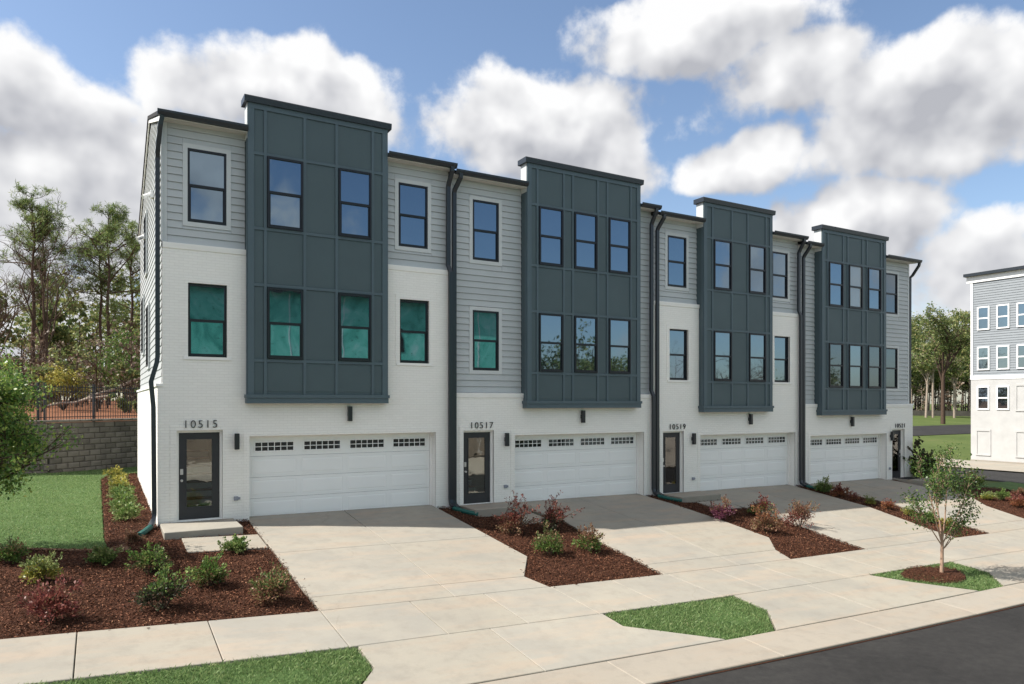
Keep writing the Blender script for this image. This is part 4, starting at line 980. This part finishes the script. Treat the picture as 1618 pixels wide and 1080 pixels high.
SH = [(-4.71,-2.8,.55,.42,'green','green shrub at the left edge, beside the lawn corner','pinkgreen',.3,G1),
 (-4.18,-4.11,.62,.45,'yellow','yellow-green shrub in the big mulch bed, lower left','lime',.4,G1),
 (-3.24,-3.13,.54,.36,'green','low bright green shrub just below the lawn edge','lime',.6,G1),
 (-3.93,-6.3,.72,.56,'red','dark red shrub at the lower left, nearest the pavement','dark',.0,G1),
 (-2.49,-3.97,.62,.50,'pinkgreen','bronze-tipped green shrub left of the step path at 10515','green',.4,G1),
 (-2.42,-6.1,.76,.60,'dark','dark maroon shrub with a green top, middle of the front bed','green',.28,G1),
 (-1.58,-5.04,.62,.50,'pinkgreen','round pink and green shrub below the step path','green',.5,G1),
 (-.79,-2.95,.46,.34,'lime','small pale green shrub at the edge of the path slab','green',.3,G1),
 (-.73,-6.2,.66,.56,'bronze','reddish green shrub beside the first driveway, near the pavement','pinkgreen',.5,G1),
 (-2.67,-1.49,.26,.24,'bronze','tiny twiggy shrub near the green drain hose',None,0,G1)]
G2 = 'shrubs between the first and second driveway'
SH += [(5.95,-2.95,.74,.82,'bronze','tall loose red shrub in front of door 10517','red',.6,G2), (7.17,-2.95,.72,.80,'dark','tall dark shrub with red tips beside the second driveway','red',.55,G2),
 (5.86,-4.87,.72,.60,'green','round green shrub in the middle bed, nearest the first driveway','pinkgreen',.35,G2), (6.97,-4.9,.68,.58,'green','green shrub with reddish tips, nearest the second driveway','bronze',.4,G2)]
G3 = 'shrubs between the second and third driveway'
SH += [(13.11,-3.35,.80,.62,'purple','purple shrub in front of door 10519','bronze',.25,G3), (15.02,-3.21,.82,.66,'green','red-topped green shrub right behind the bronze one in the third bed','red',.5,G3),
 (13.4,-4.75,.85,.66,'bronze','bronze low shrub in the third bed, nearest the second driveway','orange',.2,G3), (14.98,-4.6,.92,.86,'red','tall feathery red shrub beside the third driveway','bronze',.5,G3)]
G4 = 'small shrubs in the narrow bed by the fourth driveway'
SH += [(20.75,-1.2,.78,.56,'green','green shrub at the house end of the narrow bed','lime',.2,G4), (20.75,-1.85,.50,.42,'orange','larger orange-red shrub second in the narrow bed','red',.3,G4), (20.75,-2.5,.36,.30,'orange','small orange-red shrub third in the narrow bed','red',.4,G4),
 (20.85,-3.05,.34,.30,'yellow','small yellow-green shrub in the middle of the narrow bed','lime',.4,G4), (20.8,-3.75,.42,.36,'orange','orange shrub between the two small yellow ones in the narrow bed','red',.2,G4), (20.65,-4.6,.34,.34,'yellow','yellow shrub just left of the young tree crown','lime',.4,G4),
 (20.45,-5.4,.5,.4,'lime','lime shrub seen through the left of the young tree','green',.4,G4), (20.2,-6.1,.5,.34,'orange','reddish shrub seen behind the young tree stems','yellow',.4,G4)]
G5 = 'shrubs in the curved bed at the right'
SH += [(28.9,-.3,1.3,1.55,'green','big dark green shrub at the right corner of the row','dark',.4,G5), (29.2,-2.3,.9,.8,'green','green shrub behind the young tree, right of the step','yellow',.3,G5),
 (27.3,-3.75,.6,.3,'yellow','low yellow-green shrub in the curved bed behind the young tree','lime',.4,G5), (28.0,-4.0,.62,.42,'lime','lime green shrub in the curved bed','green',.4,G5),
 (29.2,-4.0,.7,.45,'red','dull red shrub at the back of the curved bed','bronze',.5,G5), (27.2,-4.95,.66,.46,'orange','orange-red shrub at the front of the curved bed','red',.3,G5), (28.4,-5.4,.6,.46,'yellow','yellow-green shrub at the right edge of the picture','lime',.5,G5)]
for i, (x, y, w, h, k, lab, k2, m2, g) in enumerate(SH):
    big = h > 1.2
    shrub(x, y, w, h, k, lab, 100+i, k2 if m2 else None, m2, .11 if big else (.05 if y > -8 and w > .4 else .04), 2600 if big else (900 if w > .45 else 420), g)
HY = [(9.3,'farthest small hedge plant along the side wall, by the lawn end'),(7.6,'second farthest hedge plant along the side wall'),(6.0,'hedge plant midway along the side wall, beyond the fullest one'),(4.6,'fullest hedge plant midway along the side wall'),(3.3,'hedge plant along the side wall, third from the near end'),(2.1,'hedge plant along the side wall, second from the near end'),(.9,'nearest hedge plant in the row beside the downspout')]
for i, (y, lab) in enumerate(HY):
    shrub(-2.78+.04*math.sin(i*2.2), y, .62 if i != 3 else .7, .44, 'lime', lab, 300+i, 'yellow' if i < 3 else 'green', .4, .06, 620, 'hedge row along the side wall', name='hedge_plant', cat='hedge plant')

# young street tree
def young_tree():
    x, y = 14.39, -9.16; z = Tz(x, y); rnd = random.Random(21)
    root = thing('young_tree', 'young multi-stemmed street tree with sparse small leaves in the grass strip', 'tree', (x, y, z))
    S = []; tips = []
    S.append((0,0,-.05, .01,.0,.35, .055,.044)); S.append((.01,0,.35, .02,.0,.78, .044,.040))
    st = [((.02,0,.74),(-.36,.02,1),1.35,.022),((.02,0,.78),(.0,.08,1),1.55,.024),((.02,0,.78),(.16,-.06,1),1.5,.022),((.02,0,.60),(.80,-.35,.62),.85,.012),((.02,0,.58),(.55,-.2,.8),1.2,.012),((.02,0,.70),(-.55,.25,1),1.15,.015),((.02,0,.74),(.5,-.25,1),1.25,.016),((.02,0,.78),(.28,.3,1),1.35,.018)]
    for p, d, L, r in st:
        d = np.array(d); d = d/np.linalg.norm(d)
        grow(p, d, L, r, 3, rnd, S, tips, .6, (3, 4), .17, .47, .05, 5)
    V, F = tubes_np(S, 6); obj('trunk', mesh_np('trunk', V, F), M['bark_tan'], root)
    P = np.array([t[0] for t in tips]); keep = (P[:, 2] > .95)
    P = P[keep]; r = np.random.default_rng(4)
    P = np.repeat(P, 3, 0); P = P+r.normal(size=P.shape)*.10
    if len(P) > 4300: P = P[r.permutation(len(P))[:4300]]
    V, F = leaves_np(P, .06, .6, -.1, .1); obj('crown', mesh_np('crown', V, F), M['young'], root)
young_tree()
# broadleaf evergreen at the left edge, close to the camera
def holly():
    x, y = -9.55, -2.0; x, y = tuple((CAM+FWD*14.0+RGT*(-10.35))[:2]); z = Tz(x, y); rnd = random.Random(5); r = np.random.default_rng(8)
    root = thing('evergreen_tree', 'leafy broadleaf evergreen cut by the left edge, in front of the retaining wall', 'tree', (x, y, z))
    S = []; tips = []
    S.append((0,0,-.1, .03,.02,.9, .09,.08)); S.append((.03,.02,.9, .0,.0,3.1, .08,.03))
    for i in range(34):
        a = rnd.uniform(0, 6.28); zz = rnd.uniform(.9, 3.1); d = np.array([math.cos(a), math.sin(a), rnd.uniform(-.05, .7)]); d /= np.linalg.norm(d)
        grow((.02, .01, zz), d, rnd.uniform(.6, 1.0)*(1.2-.13*zz), .03, 3, rnd, S, tips, .7, (2, 4), .1, .66, .14, 4)
    V, F = tubes_np(S, 4); obj('trunk', mesh_np('trunk', V, F), M['twig'], root)
    P = np.array([t[0] for t in tips]); P = np.repeat(P, 2, 0)+r.normal(size=(len(P)*2, 3))*.06
    if len(P) > 9000: P = P[r.permutation(len(P))[:9000]]
    nc = 90; c = unit(r.normal(size=(nc, 3)))*r.uniform(.35, 1.0, (nc, 1))**.5*np.array([.95, .95, 1.35])+np.array([0, 0, 2.35])
    Q = c[r.integers(0, nc, 9000)]+r.normal(size=(9000, 3))*np.array([.15, .15, .13]); P = np.concatenate([P, Q])
    V, F = leaves_np(P, .075, .55, .15); obj('crown', mesh_np('crown', V, F), M['holly'], root)
holly()

def at(lat, dep): p = CAM+FWD*dep+RGT*lat; return p.x, p.y
def needle_tufts(P, L, n, r, width=.09):
    m = len(P); Q = np.repeat(P, n, 0); d = r.normal(size=(m*n, 3)); d[:, 2] += .35; d = unit(d)
    s = unit(np.cross(d, r.normal(size=(m*n, 3)))); l = L*r.uniform(.6, 1.15, (m*n, 1)); w = l*width
    V = np.stack([Q, Q+d*l*.5+s*w, Q+d*l, Q+d*l*.5-s*w], 1).reshape(-1, 3); return V, np.arange(m*n*4).reshape(-1, 4)
def pine(lat, dep, H, label, seed, crown=.55, spread=3.2, lean=0., group='tall pines beyond the fence', base=None, dens=1.):
    x, y = at(lat, dep); z = terrace_z((x, y)) if base is None else base
    rnd = random.Random(seed); r = np.random.default_rng(seed)
    root = thing('pine_tree', label, 'tree', (x, y, z), group)
    S = []; tips = []; k = 14; r0 = .011*H+.03; pts = []
    for i in range(k+1):
        t = i/k; pts.append((lean*t*t*H*.06+.12*math.sin(i*1.3+seed)*t, .1*math.cos(i*1.1+seed)*t, H*t-.3*(1-t)))
    for i in range(k):
        S.append((*pts[i], *pts[i+1], r0*(1-.85*i/k), r0*(1-.85*(i+1)/k)))
    V, F = tubes_np(S, 7); obj('trunk', mesh_np('trunk', V, F), M['bark'], root)
    S = []
    nb = int(34*dens)
    for i in range(nb):
        t = crown+(1-crown)*rnd.random()**.8 if rnd.random() > .12 else crown-rnd.random()*.16
        t = min(.985, t); a = rnd.uniform(0, 6.28); j = min(k-1, int(t*k)); f = t*k-j
        p = np.array(pts[j])*(1-f)+np.array(pts[j+1])*f
        rel = max(0.0, (t-crown)/(1-crown)); L = spread*(.4+.75*math.sin(min(1, .3+rel*.95)*math.pi)**.8)*rnd.uniform(.55, 1.1)
        if t < crown: L *= .6
        d = np.array([math.cos(a), math.sin(a), rnd.uniform(.0, .55)+.5*rel]); d /= np.linalg.norm(d)
        grow(p, d, L, .022+.012*L, 2, rnd, S, tips, .75, (3, 5), .14, .5, .13, 4)
    V, F = tubes_np(S, 3); obj('branches', mesh_np('branches', V, F), M['bark'], root)
    P = np.array([t[0] for t in tips]); P = P[r.random(len(P)) < .2*dens+.03]
    P = P+r.normal(size=P.shape)*.12
    V, F = needle_tufts(P, .40, 13, r, .05); obj('crown', mesh_np('crown', V, F), M['pine'], root)
    return root
pine(-40.2, 60, 17.4, 'tallest pine, thick dark trunk, left of the pair beyond the fence', 31, .58, 3.0)
pine(-40.6, 62, 15.6, 'slim pine just right of the tallest pine', 32, .60, 2.5)
pine(-41.2, 62.5, 12.2, 'short slim pine squeezed between the two left pines', 37, .66, 1.6, dens=.7)
pine(-33.9, 60, 16.0, 'broad-crowned pine with the straight trunk nearest the house wall side', 33, .50, 3.3)
pine(-35.4, 61.5, 14.8, 'thin pine left of the broad-crowned pine', 34, .58, 2.4)
pine(-34.6, 65, 15.6, 'pine directly against the left edge of the house', 35, .48, 3.2)
pine(-43.5, 58, 9.8, 'small sparse pine nearest the left picture edge', 36, .45, 1.8, dens=.7)

def bare_tree(lat, dep, H, label, seed, m, base, group=None, leafy=0., name='bare_tree', lmat=None, fork=.35, r0=None, lean=(0, 0), twig=True, lsize=.5):
    x, y = at(lat, dep); rnd = random.Random(seed); r = np.random.default_rng(seed)
    root = thing(name, label, 'tree', (x, y, base), group)
    S = []; tips = []; r0 = r0 or .012*H
    top = np.array([lean[0]*H*fork, lean[1]*H*fork, H*fork]); S.append((0,0,-.3, *(top*.5), r0, r0*.9)); S.append((*(top*.5), *top, r0*.9, r0*.78))
    for i in range(6):
        a = rnd.uniform(0, 6.28); e = rnd.uniform(.12, .55)
        d = np.array([math.cos(a)*e+lean[0], math.sin(a)*e+lean[1], 1.]); d /= np.linalg.norm(d)
        grow(top*rnd.uniform(.75, 1.0), d, H*(1-fork)*rnd.uniform(.5, .68), r0*.5, 3, rnd, S, tips, .6, (3, 4), .12, .58, .08, 4)
    V, F = tubes_np(S, 4); obj('trunk', mesh_np('trunk', V, F), m, root)
    P = np.array([t[0] for t in tips])
    if leafy > 0:
        n = int(len(P)*leafy); Q = P[r.integers(0, len(P), n)]+r.normal(size=(n, 3))*.35
        V, F = leaves_np(Q, lsize, .6, .1); obj('crown', mesh_np('crown', V, F), lmat or M['leaf_far'], root)
    return root
LB = terrace_z((-8, 45))
bare_tree(-36.5, 56, 13.5, 'tall bare tree between the two groups of pines', 41, M['twig'], LB, 'bare trees beyond the fence')
bare_tree(-38.2, 53, 10.5, 'shorter bare tree right of the slim pine', 42, M['twig'], LB, 'bare trees beyond the fence')
bare_tree(-42.0, 55, 11.0, 'leaning bare tree at the far left', 43, M['twig'], LB, 'bare trees beyond the fence', lean=(.25, 0))

def wood(name, label, spots, m_leaf, m_trunk, seed, cards, lsize, cat='wood', top_bare=.0, lowfrac=.3, sides=3, crown_w=.16):
    """far-off wood that reads as one mass: trunks and foliage of many trees"""
    rnd = random.Random(seed); r = np.random.default_rng(seed)
    S = []; LV = []
    for (x, y, z, H) in spots:
        lx, ly = rnd.uniform(-.06, .06), rnd.uniform(-.06, .06); r0 = .008*H+.05
        p = np.array([x, y, z-.5])
        for i in range(3):
            q = np.array([x+lx*H*(i+1)/3+rnd.gauss(0, .1), y+ly*H*(i+1)/3, z+H*.96*(i+1)/3]); S.append((*p, *q, r0*(1-.3*i), r0*(1-.3*(i+1)))); p = q
        for b in range(10):
            t = rnd.uniform(.2, .95); a = rnd.uniform(0, 6.28); s = np.array([x+lx*H*t, y+ly*H*t, z+H*t]); L = H*.16*(1.2-t)
            e = s+np.array([math.cos(a)*L, math.sin(a)*L, L*rnd.uniform(.1, .8)]); S.append((*s, *e, .05, .015))
            e2 = e+np.array([math.cos(a+.7)*L*.5, math.sin(a+.7)*L*.5, L*.5]); S.append((*e, *e2, .03, .01))
        n = int(cards*rnd.uniform(.5, 1.3)); nc = 14
        ct = r.uniform(lowfrac, 1.0, nc); ca = r.uniform(0, 6.28, nc); cr = r.uniform(.1, 1, nc)*H*crown_w*np.sin(np.clip((1.12-ct)/(1.12-lowfrac), 0, 1)*np.pi*.85+.25).clip(.15)
        C_ = np.stack([x+lx*H*ct+np.cos(ca)*cr, y+ly*H*ct+np.sin(ca)*cr, z+H*ct], 1)
        P = C_[r.integers(0, nc, n)]+r.normal(size=(n, 3))*np.array([H*.045, H*.045, H*.03]); LV.append(P)
    V, F = tubes_np(S, sides)
    o = thing(name, label, cat); o['kind'] = 'stuff'
    obj('trunks', mesh_np('trunks', V, F), m_trunk, o)
    P = np.concatenate(LV); V, F = leaves_np(P, lsize, .6, .1); obj('foliage', mesh_np('foliage', V, F), m_leaf, o)
    return o
rnd = random.Random(77)
sp = []
for i in range(60):
    px = rnd.uniform(-160, 330); dep = rnd.uniform(62, 105); x, y = at((px-809)/1129*dep, dep); sp.append((x, y, terrace_z((x, y))+.2, rnd.uniform(8, 15.5)*dep/85))
wood('woodland', 'mixed evergreen wood behind the pines at the left', sp, M['leaf_far'], M['bark'], 51, 520, .55, lowfrac=.12)
sp = []
for i in range(46):
    px = rnd.uniform(-140, 300); dep = rnd.uniform(40, 64); x, y = at((px-809)/1129*dep, dep); sp.append((x, y, terrace_z((x, y)), rnd.uniform(1.5, 6.5)))
wood('undergrowth', 'twiggy brown and green undergrowth behind the metal fence', sp, M['leaf_brown'], M['twig'], 52, 260, .2, lowfrac=.05, crown_w=.3)
sp = []
for i in range(24):
    px = rnd.uniform(-140, 300); dep = rnd.uniform(38, 60); x, y = at((px-809)/1129*dep, dep); sp.append((x, y, terrace_z((x, y)), rnd.uniform(1.5, 5.5)))
wood('evergreen_undergrowth', 'green bushes growing low behind the metal fence', sp, M['leaf_far'], M['twig'], 55, 420, .22, lowfrac=.05, crown_w=.32)
def big_bush(lat, dep, w, h, label, m, seed):
    x, y = at(lat, dep); z = terrace_z((x, y)); r = np.random.default_rng(seed); rnd = random.Random(seed)
    root = thing('bush', label, 'bush', (x, y, z)); S = []; tips = []
    for i in range(12):
        a = rnd.uniform(0, 6.28); d = np.array([math.cos(a)*.6, math.sin(a)*.6, 1]); d /= np.linalg.norm(d)
        grow((0, 0, -.1), d, h*.7, .03, 2, rnd, S, tips, .7, (3, 4), .1, .6, .12, 3)
    V, F = tubes_np(S, 4); obj('stems', mesh_np('stems', V, F), M['twig'], root)
    c = unit(r.normal(size=(40, 3))); c[:, 2] = np.abs(c[:, 2]); C_ = c*r.uniform(.5, 1, (40, 1))*np.array([w/2, w/2, h*.6])+np.array([0, 0, h*.35])
    P = C_[r.integers(0, 40, 2600)]+r.normal(size=(2600, 3))*np.array([w*.08, w*.08, h*.07]); P[:, 2] = np.maximum(P[:, 2], .05)
    V, F = leaves_np(P, .14, .6, .1); obj('foliage', mesh_np('foliage', V, F), m, root)
big_bush(-27.0, 43, 2.6, 2.9, 'round yellow-green bush behind the metal fence', M['leaf_yellow'], 61)
big_bush(-23.4, 43, 2.6, 5.0, 'tall green bush beside the house wall, behind the fence', M['leaf_green'], 62)
# pale fallen trunks on the slope
for i, (a, b, r0, lab) in enumerate((((-24.8,41,.5),(-21.0,43,2.4),.09,'pale fallen trunk leaning up behind the fence'), ((-26.0,40,.25),(-22.5,40.5,.9),.07,'pale log lying behind the fence pickets'))):
    p0 = Vector((*at(a[0], a[1]), terrace_z(at(a[0], a[1]))+a[2])); p1 = Vector((*at(b[0], b[1]), terrace_z(at(b[0], b[1]))+b[2]))
    t = MB(); L = [p0.lerp(p1, k/5)+Vector((0, 0, .06*math.sin(k*2.3))) for k in range(6)]; t.tube(L, r0*2, r0*2, 8)
    tag(t.build('fallen_log', M['bark_pale']), lab, 'log')

# right-hand background: lone tree, low wall and wood
x, y = at((1490-809)/1129*122, 122); bz = Tz(x, y)
bare_tree((1490-809)/1129*122, 122, 20.5, 'big green-crowned tree standing on the far lawn between the buildings', 71, M['bark'], bz, None, 4.5, 'lawn_tree', M['leaf_far'], .42, .42, lsize=.36)
for i, (px, H, lab) in enumerate(((1474, 17, 'pale slender trunk left of the lawn tree'), (1463, 15, 'leaning pale trunk farthest left behind the far lawn'), (1508, 13, 'pale trunk right of the lawn tree'))):
    x, y = at((px-809)/1129*150, 150)
    bare_tree((px-809)/1129*150, 150, H, lab, 80+i, M['bark_pale'], Tz(x, y), 'pale trunks at the edge of the far wood', .8, 'woodland_tree', M['leaf_far'], .55, .3, (.08 if i == 1 else 0, 0), lsize=.5)
sp = []
for i in range(120):
    px = rnd.uniform(1330, 1720); dep = rnd.uniform(168, 205); x, y = at((px-809)/1129*dep, dep); sp.append((x, y, Tz(x, y), rnd.uniform(15, 24.5)))
wood('far_wood', 'tall pine wood behind the far lawn between the buildings', sp, M['leaf_far'], M['bark_pale'], 91, 1800, .52, lowfrac=.34)
sp = []
for i in range(70):
    px = rnd.uniform(1330, 1720); dep = rnd.uniform(166, 190); x, y = at((px-809)/1129*dep, dep); sp.append((x, y, Tz(x, y), rnd.uniform(4, 10)))
wood('far_undergrowth', 'bare brown brush along the foot of the far wood', sp, M['leaf_brown'], M['bark_pale'], 92, 150, .6, lowfrac=.03, crown_w=.25)
p0 = at((1380-809)/1129*160, 160); p1 = at((1720-809)/1129*160, 160)
b = MB(); z0 = Tz(*p0); z1 = Tz(*p1)
q = Vector((p1[0]-p0[0], p1[1]-p0[1], 0)).normalized(); nn = Vector((-q.y, q.x, 0))*.4
b.V = [(p0[0],p0[1],z0-1),(p1[0],p1[1],z1-1),(p1[0]+nn.x,p1[1]+nn.y,z1-1),(p0[0]+nn.x,p0[1]+nn.y,z0-1),(p0[0],p0[1],z0+1.1),(p1[0],p1[1],z1+1.1),(p1[0]+nn.x,p1[1]+nn.y,z1+1.1),(p0[0]+nn.x,p0[1]+nn.y,z0+1.1)]
b.F = [(0,3,2,1),(4,5,6,7),(0,1,5,4),(1,2,6,5),(2,3,7,6),(3,0,4,7)]
tag(b.build('boundary_wall', M['block']), 'low dark wall along the far lawn', 'wall')

strip('building_site', -75, -21.5, -60, 120, M['site'], .0, 40, 20)
strip('far_kerb', -21.4, -19.62, -60, 120, M['curb'], .03, 40, 3)
# ------------------------------------------------------------------ across the street: what the windows mirror
oh = thing('unfinished_house', 'house under construction wrapped in green sheathing, mirrored in the windows', 'house', (12, -31, -1))
OO = (-12, 31, 1)
hs = []
for k in range(9):
    for zc in ((1.6, 4.6, 7.6) if k % 3 == 2 else (1.6, 4.6)): hs.append((-2+k*3.3+(.7 if zc > 7 else 0), -1.0+k*3.3+(.7 if zc > 7 else 0), zc-.8, zc+.8))
q = MB(); q.box(-4, 27, -44, -31, -1.2, 10.5); q.build('sheathing', M['sheath'], oh, OO)
q = MB(); q.box(-4.02, 27.02, -44.02, -30.985, -1.2, 2.5); q.build('bare_timber_storey', M['osb'], oh, OO)
for (a, c, z0, z1) in hs: block('window_opening', a, c, -31.05, -30.96, z0, z1, M['darkhole'], oh, (12, -31, -1))
for k in range(8): block('sheet_joint', -3.3+k*3.7, -3.24+k*3.7, -31.04, -30.98, -1.1, 10.4, M['whitetrim'], oh, (12, -31, -1))
q = MB(); q.prism([(-30.4,10.4),(-37.5,13.3),(-44.6,10.4),(-44.6,10.6),(-37.5,13.6),(-30.4,10.6)], -4.6, 27.6); q.build('roof', M['roof'], oh, OO)
def opp_tree(x, y, H, label, seed, m, name, leafy):
    rnd = random.Random(seed); r = np.random.default_rng(seed); z = Tz(x, y)-.1
    root = thing(name, label, 'tree', (x, y, z), 'trees across the street mirrored in the windows'); S = [(0,0,0, 0,0,H*.35, .2,.16)]; tips = []
    for i in range(7):
        a = rnd.uniform(0, 6.28); d = np.array([math.cos(a)*.6, math.sin(a)*.6, 1]); d /= np.linalg.norm(d)
        grow((0, 0, H*rnd.uniform(.18, .35)), d, H*.36, .09, 3, rnd, S, tips, .65, (3, 4), .1, .6, .1, 3)
    V, F = tubes_np(S, 4); obj('trunk', mesh_np('trunk', V, F), m, root)
    if leafy:
        P = np.array([t[0] for t in tips]); P = np.repeat(P, leafy, 0)+r.normal(size=(len(P)*leafy, 3))*.4
        V, F = leaves_np(P, .35, .6, .1); obj('crown', mesh_np('crown', V, F), M['leaf_far'], root)
opp_tree(32, -33, 11.5, 'leafy tree across the street, next to the unfinished house', 121, M['bark'], 'street_tree', 2)
opp_tree(39, -36, 10.5, 'second leafy tree across the street', 122, M['bark'], 'street_tree', 2)
opp_tree(46, -33, 12, 'bare tree across the street', 123, M['twig'], 'bare_street_tree', 0)
opp_tree(56, -36, 12, 'farther bare tree across the street', 124, M['twig'], 'bare_street_tree', 0)
opp_tree(66, -35, 11, 'leafy tree farthest along the opposite street side', 125, M['bark'], 'street_tree', 2)

# ------------------------------------------------------------------ grass blades and mulch chips
def blades(name, label, poly, per, h, lift, clip=None, near=None):
    Q = sample(poly, per, clip); Q = Q+RNG.normal(size=Q.shape)*.022; n = len(Q)
    keep = RNG.random(n) < .55+.45*(np.sin(Q[:, 0]*2.3+1.7*np.sin(Q[:, 1]*1.9))*np.cos(Q[:, 1]*2.7+np.sin(Q[:, 0]*3.1)) > -.35); Q = Q[keep]; n = len(Q)
    z = T(Q[:, 0], Q[:, 1])+lift; P = np.column_stack([Q, z])
    a = RNG.uniform(0, 6.283, n); s = np.column_stack([np.cos(a), np.sin(a), np.zeros(n)]); H = h*RNG.uniform(.5, 1.25, (n, 1))
    lean = np.column_stack([RNG.normal(size=n)*.35, RNG.normal(size=n)*.35, np.ones(n)])*H; w = .0045+.002*RNG.random((n, 1))
    if near: w = w*near
    V = np.stack([P-s*w, P+s*w, P+lean*.6+s*w*.7, P+lean*1.0+np.column_stack([lean[:, 0]*.5, lean[:, 1]*.5, np.zeros(n)])], 1).reshape(-1, 3)
    o = obj(name, mesh_np(name, V, np.arange(n*4).reshape(-1, 4)), M['blade']); return tag(o, label, 'grass', kind='stuff')
blades('grass', 'grass of the verge at the lower left', V1, 3000, .05, -.0, ((-7, -10.3), (1, -8.5)))
blades('grass', 'grass of the wedge-shaped verge between first and second driveway', V2, 3000, .05, .0)
blades('grass', 'grass of the verge around the young tree', V3, 2600, .05, .0, None, 1.2)
blades('grass', 'grass of the verge past the third driveway', V4, 1200, .05, .0, None, 1.4)
blades('grass', 'mown grass of the lawn beside the houses', LAWN, 1000, .028, -.012, ((-8, -2.2), (-1.5, 15)), 1.5)
def chips(name, label, poly, per, lift, clip=None, size=.03, hole=None):
    Q = sample(poly, per, clip)
    if hole is not None:
        for (x0, x1, y0, y1) in hole: Q = Q[~((Q[:, 0] > x0) & (Q[:, 0] < x1) & (Q[:, 1] > y0) & (Q[:, 1] < y1))]
    sp_ = RNG.random(len(Q)) < .35; Q = Q+RNG.normal(size=Q.shape)*np.where(sp_, .05, 0.)[:, None]
    n = len(Q); P = np.column_stack([Q, T(Q[:, 0], Q[:, 1])+lift+np.where(sp_, .022, 0)+RNG.uniform(0, .022, n)])
    d = RNG.normal(size=(n, 3)); d[:, 2] *= .35; d = unit(d); s = unit(np.cross(d, RNG.normal(size=(n, 3))*.3+np.array([0, 0, 1.]))); u = np.cross(d, s)
    L = size*RNG.uniform(.4, 1.5, (n, 1)); w = L*RNG.uniform(.15, .4, (n, 1)); h = w*.5
    A_, B_, C_, D_ = P-d*L*.5+s*w*.4, P-d*L*.45-s*w*.5, P+d*L*.5, P+u*h+d*L*.05
    V = np.stack([A_, B_, C_, D_], 1).reshape(-1, 3); b = (np.arange(n)*4)[:, None]
    F = np.concatenate([b+np.array([[0, 1, 2]]), b+np.array([[0, 2, 3]]), b+np.array([[2, 1, 3]]), b+np.array([[1, 0, 3]])])
    return tag(obj(name, mesh_np(name, V, F), M['chip']), label, 'mulch', kind='stuff')
chips('mulch', 'brown bark mulch of the front bed at number 10515', BED1, 950, .0, ((-7, -6.9), (0, 11.6)), .055, [(-2.1,-.38,-1.45,.1),(-1.72,-.1,-2.76,-1.5)])
chips('mulch', 'brown bark mulch between first and second driveway', BED2, 850, .0, None, .06, [(5.85,7.73,-1.06,.1),(6.75,7.75,-2.15,-1.1)])
chips('mulch', 'brown bark mulch between second and third driveway', BED3, 700, .0, None, .065, [(13.6,15.45,-1.06,.1),(14.2,15.4,-2.2,-1.1)])
chips('mulch', 'brown bark mulch in the narrow bed by the fourth driveway', BED4, 550, .0, None, .07)
chips('mulch', 'brown bark mulch of the curved bed at the right', BED5, 400, .0, None, .06)
chips('mulch', 'bark mulch ring around the young tree', tp, 1400, .05, None, .045)
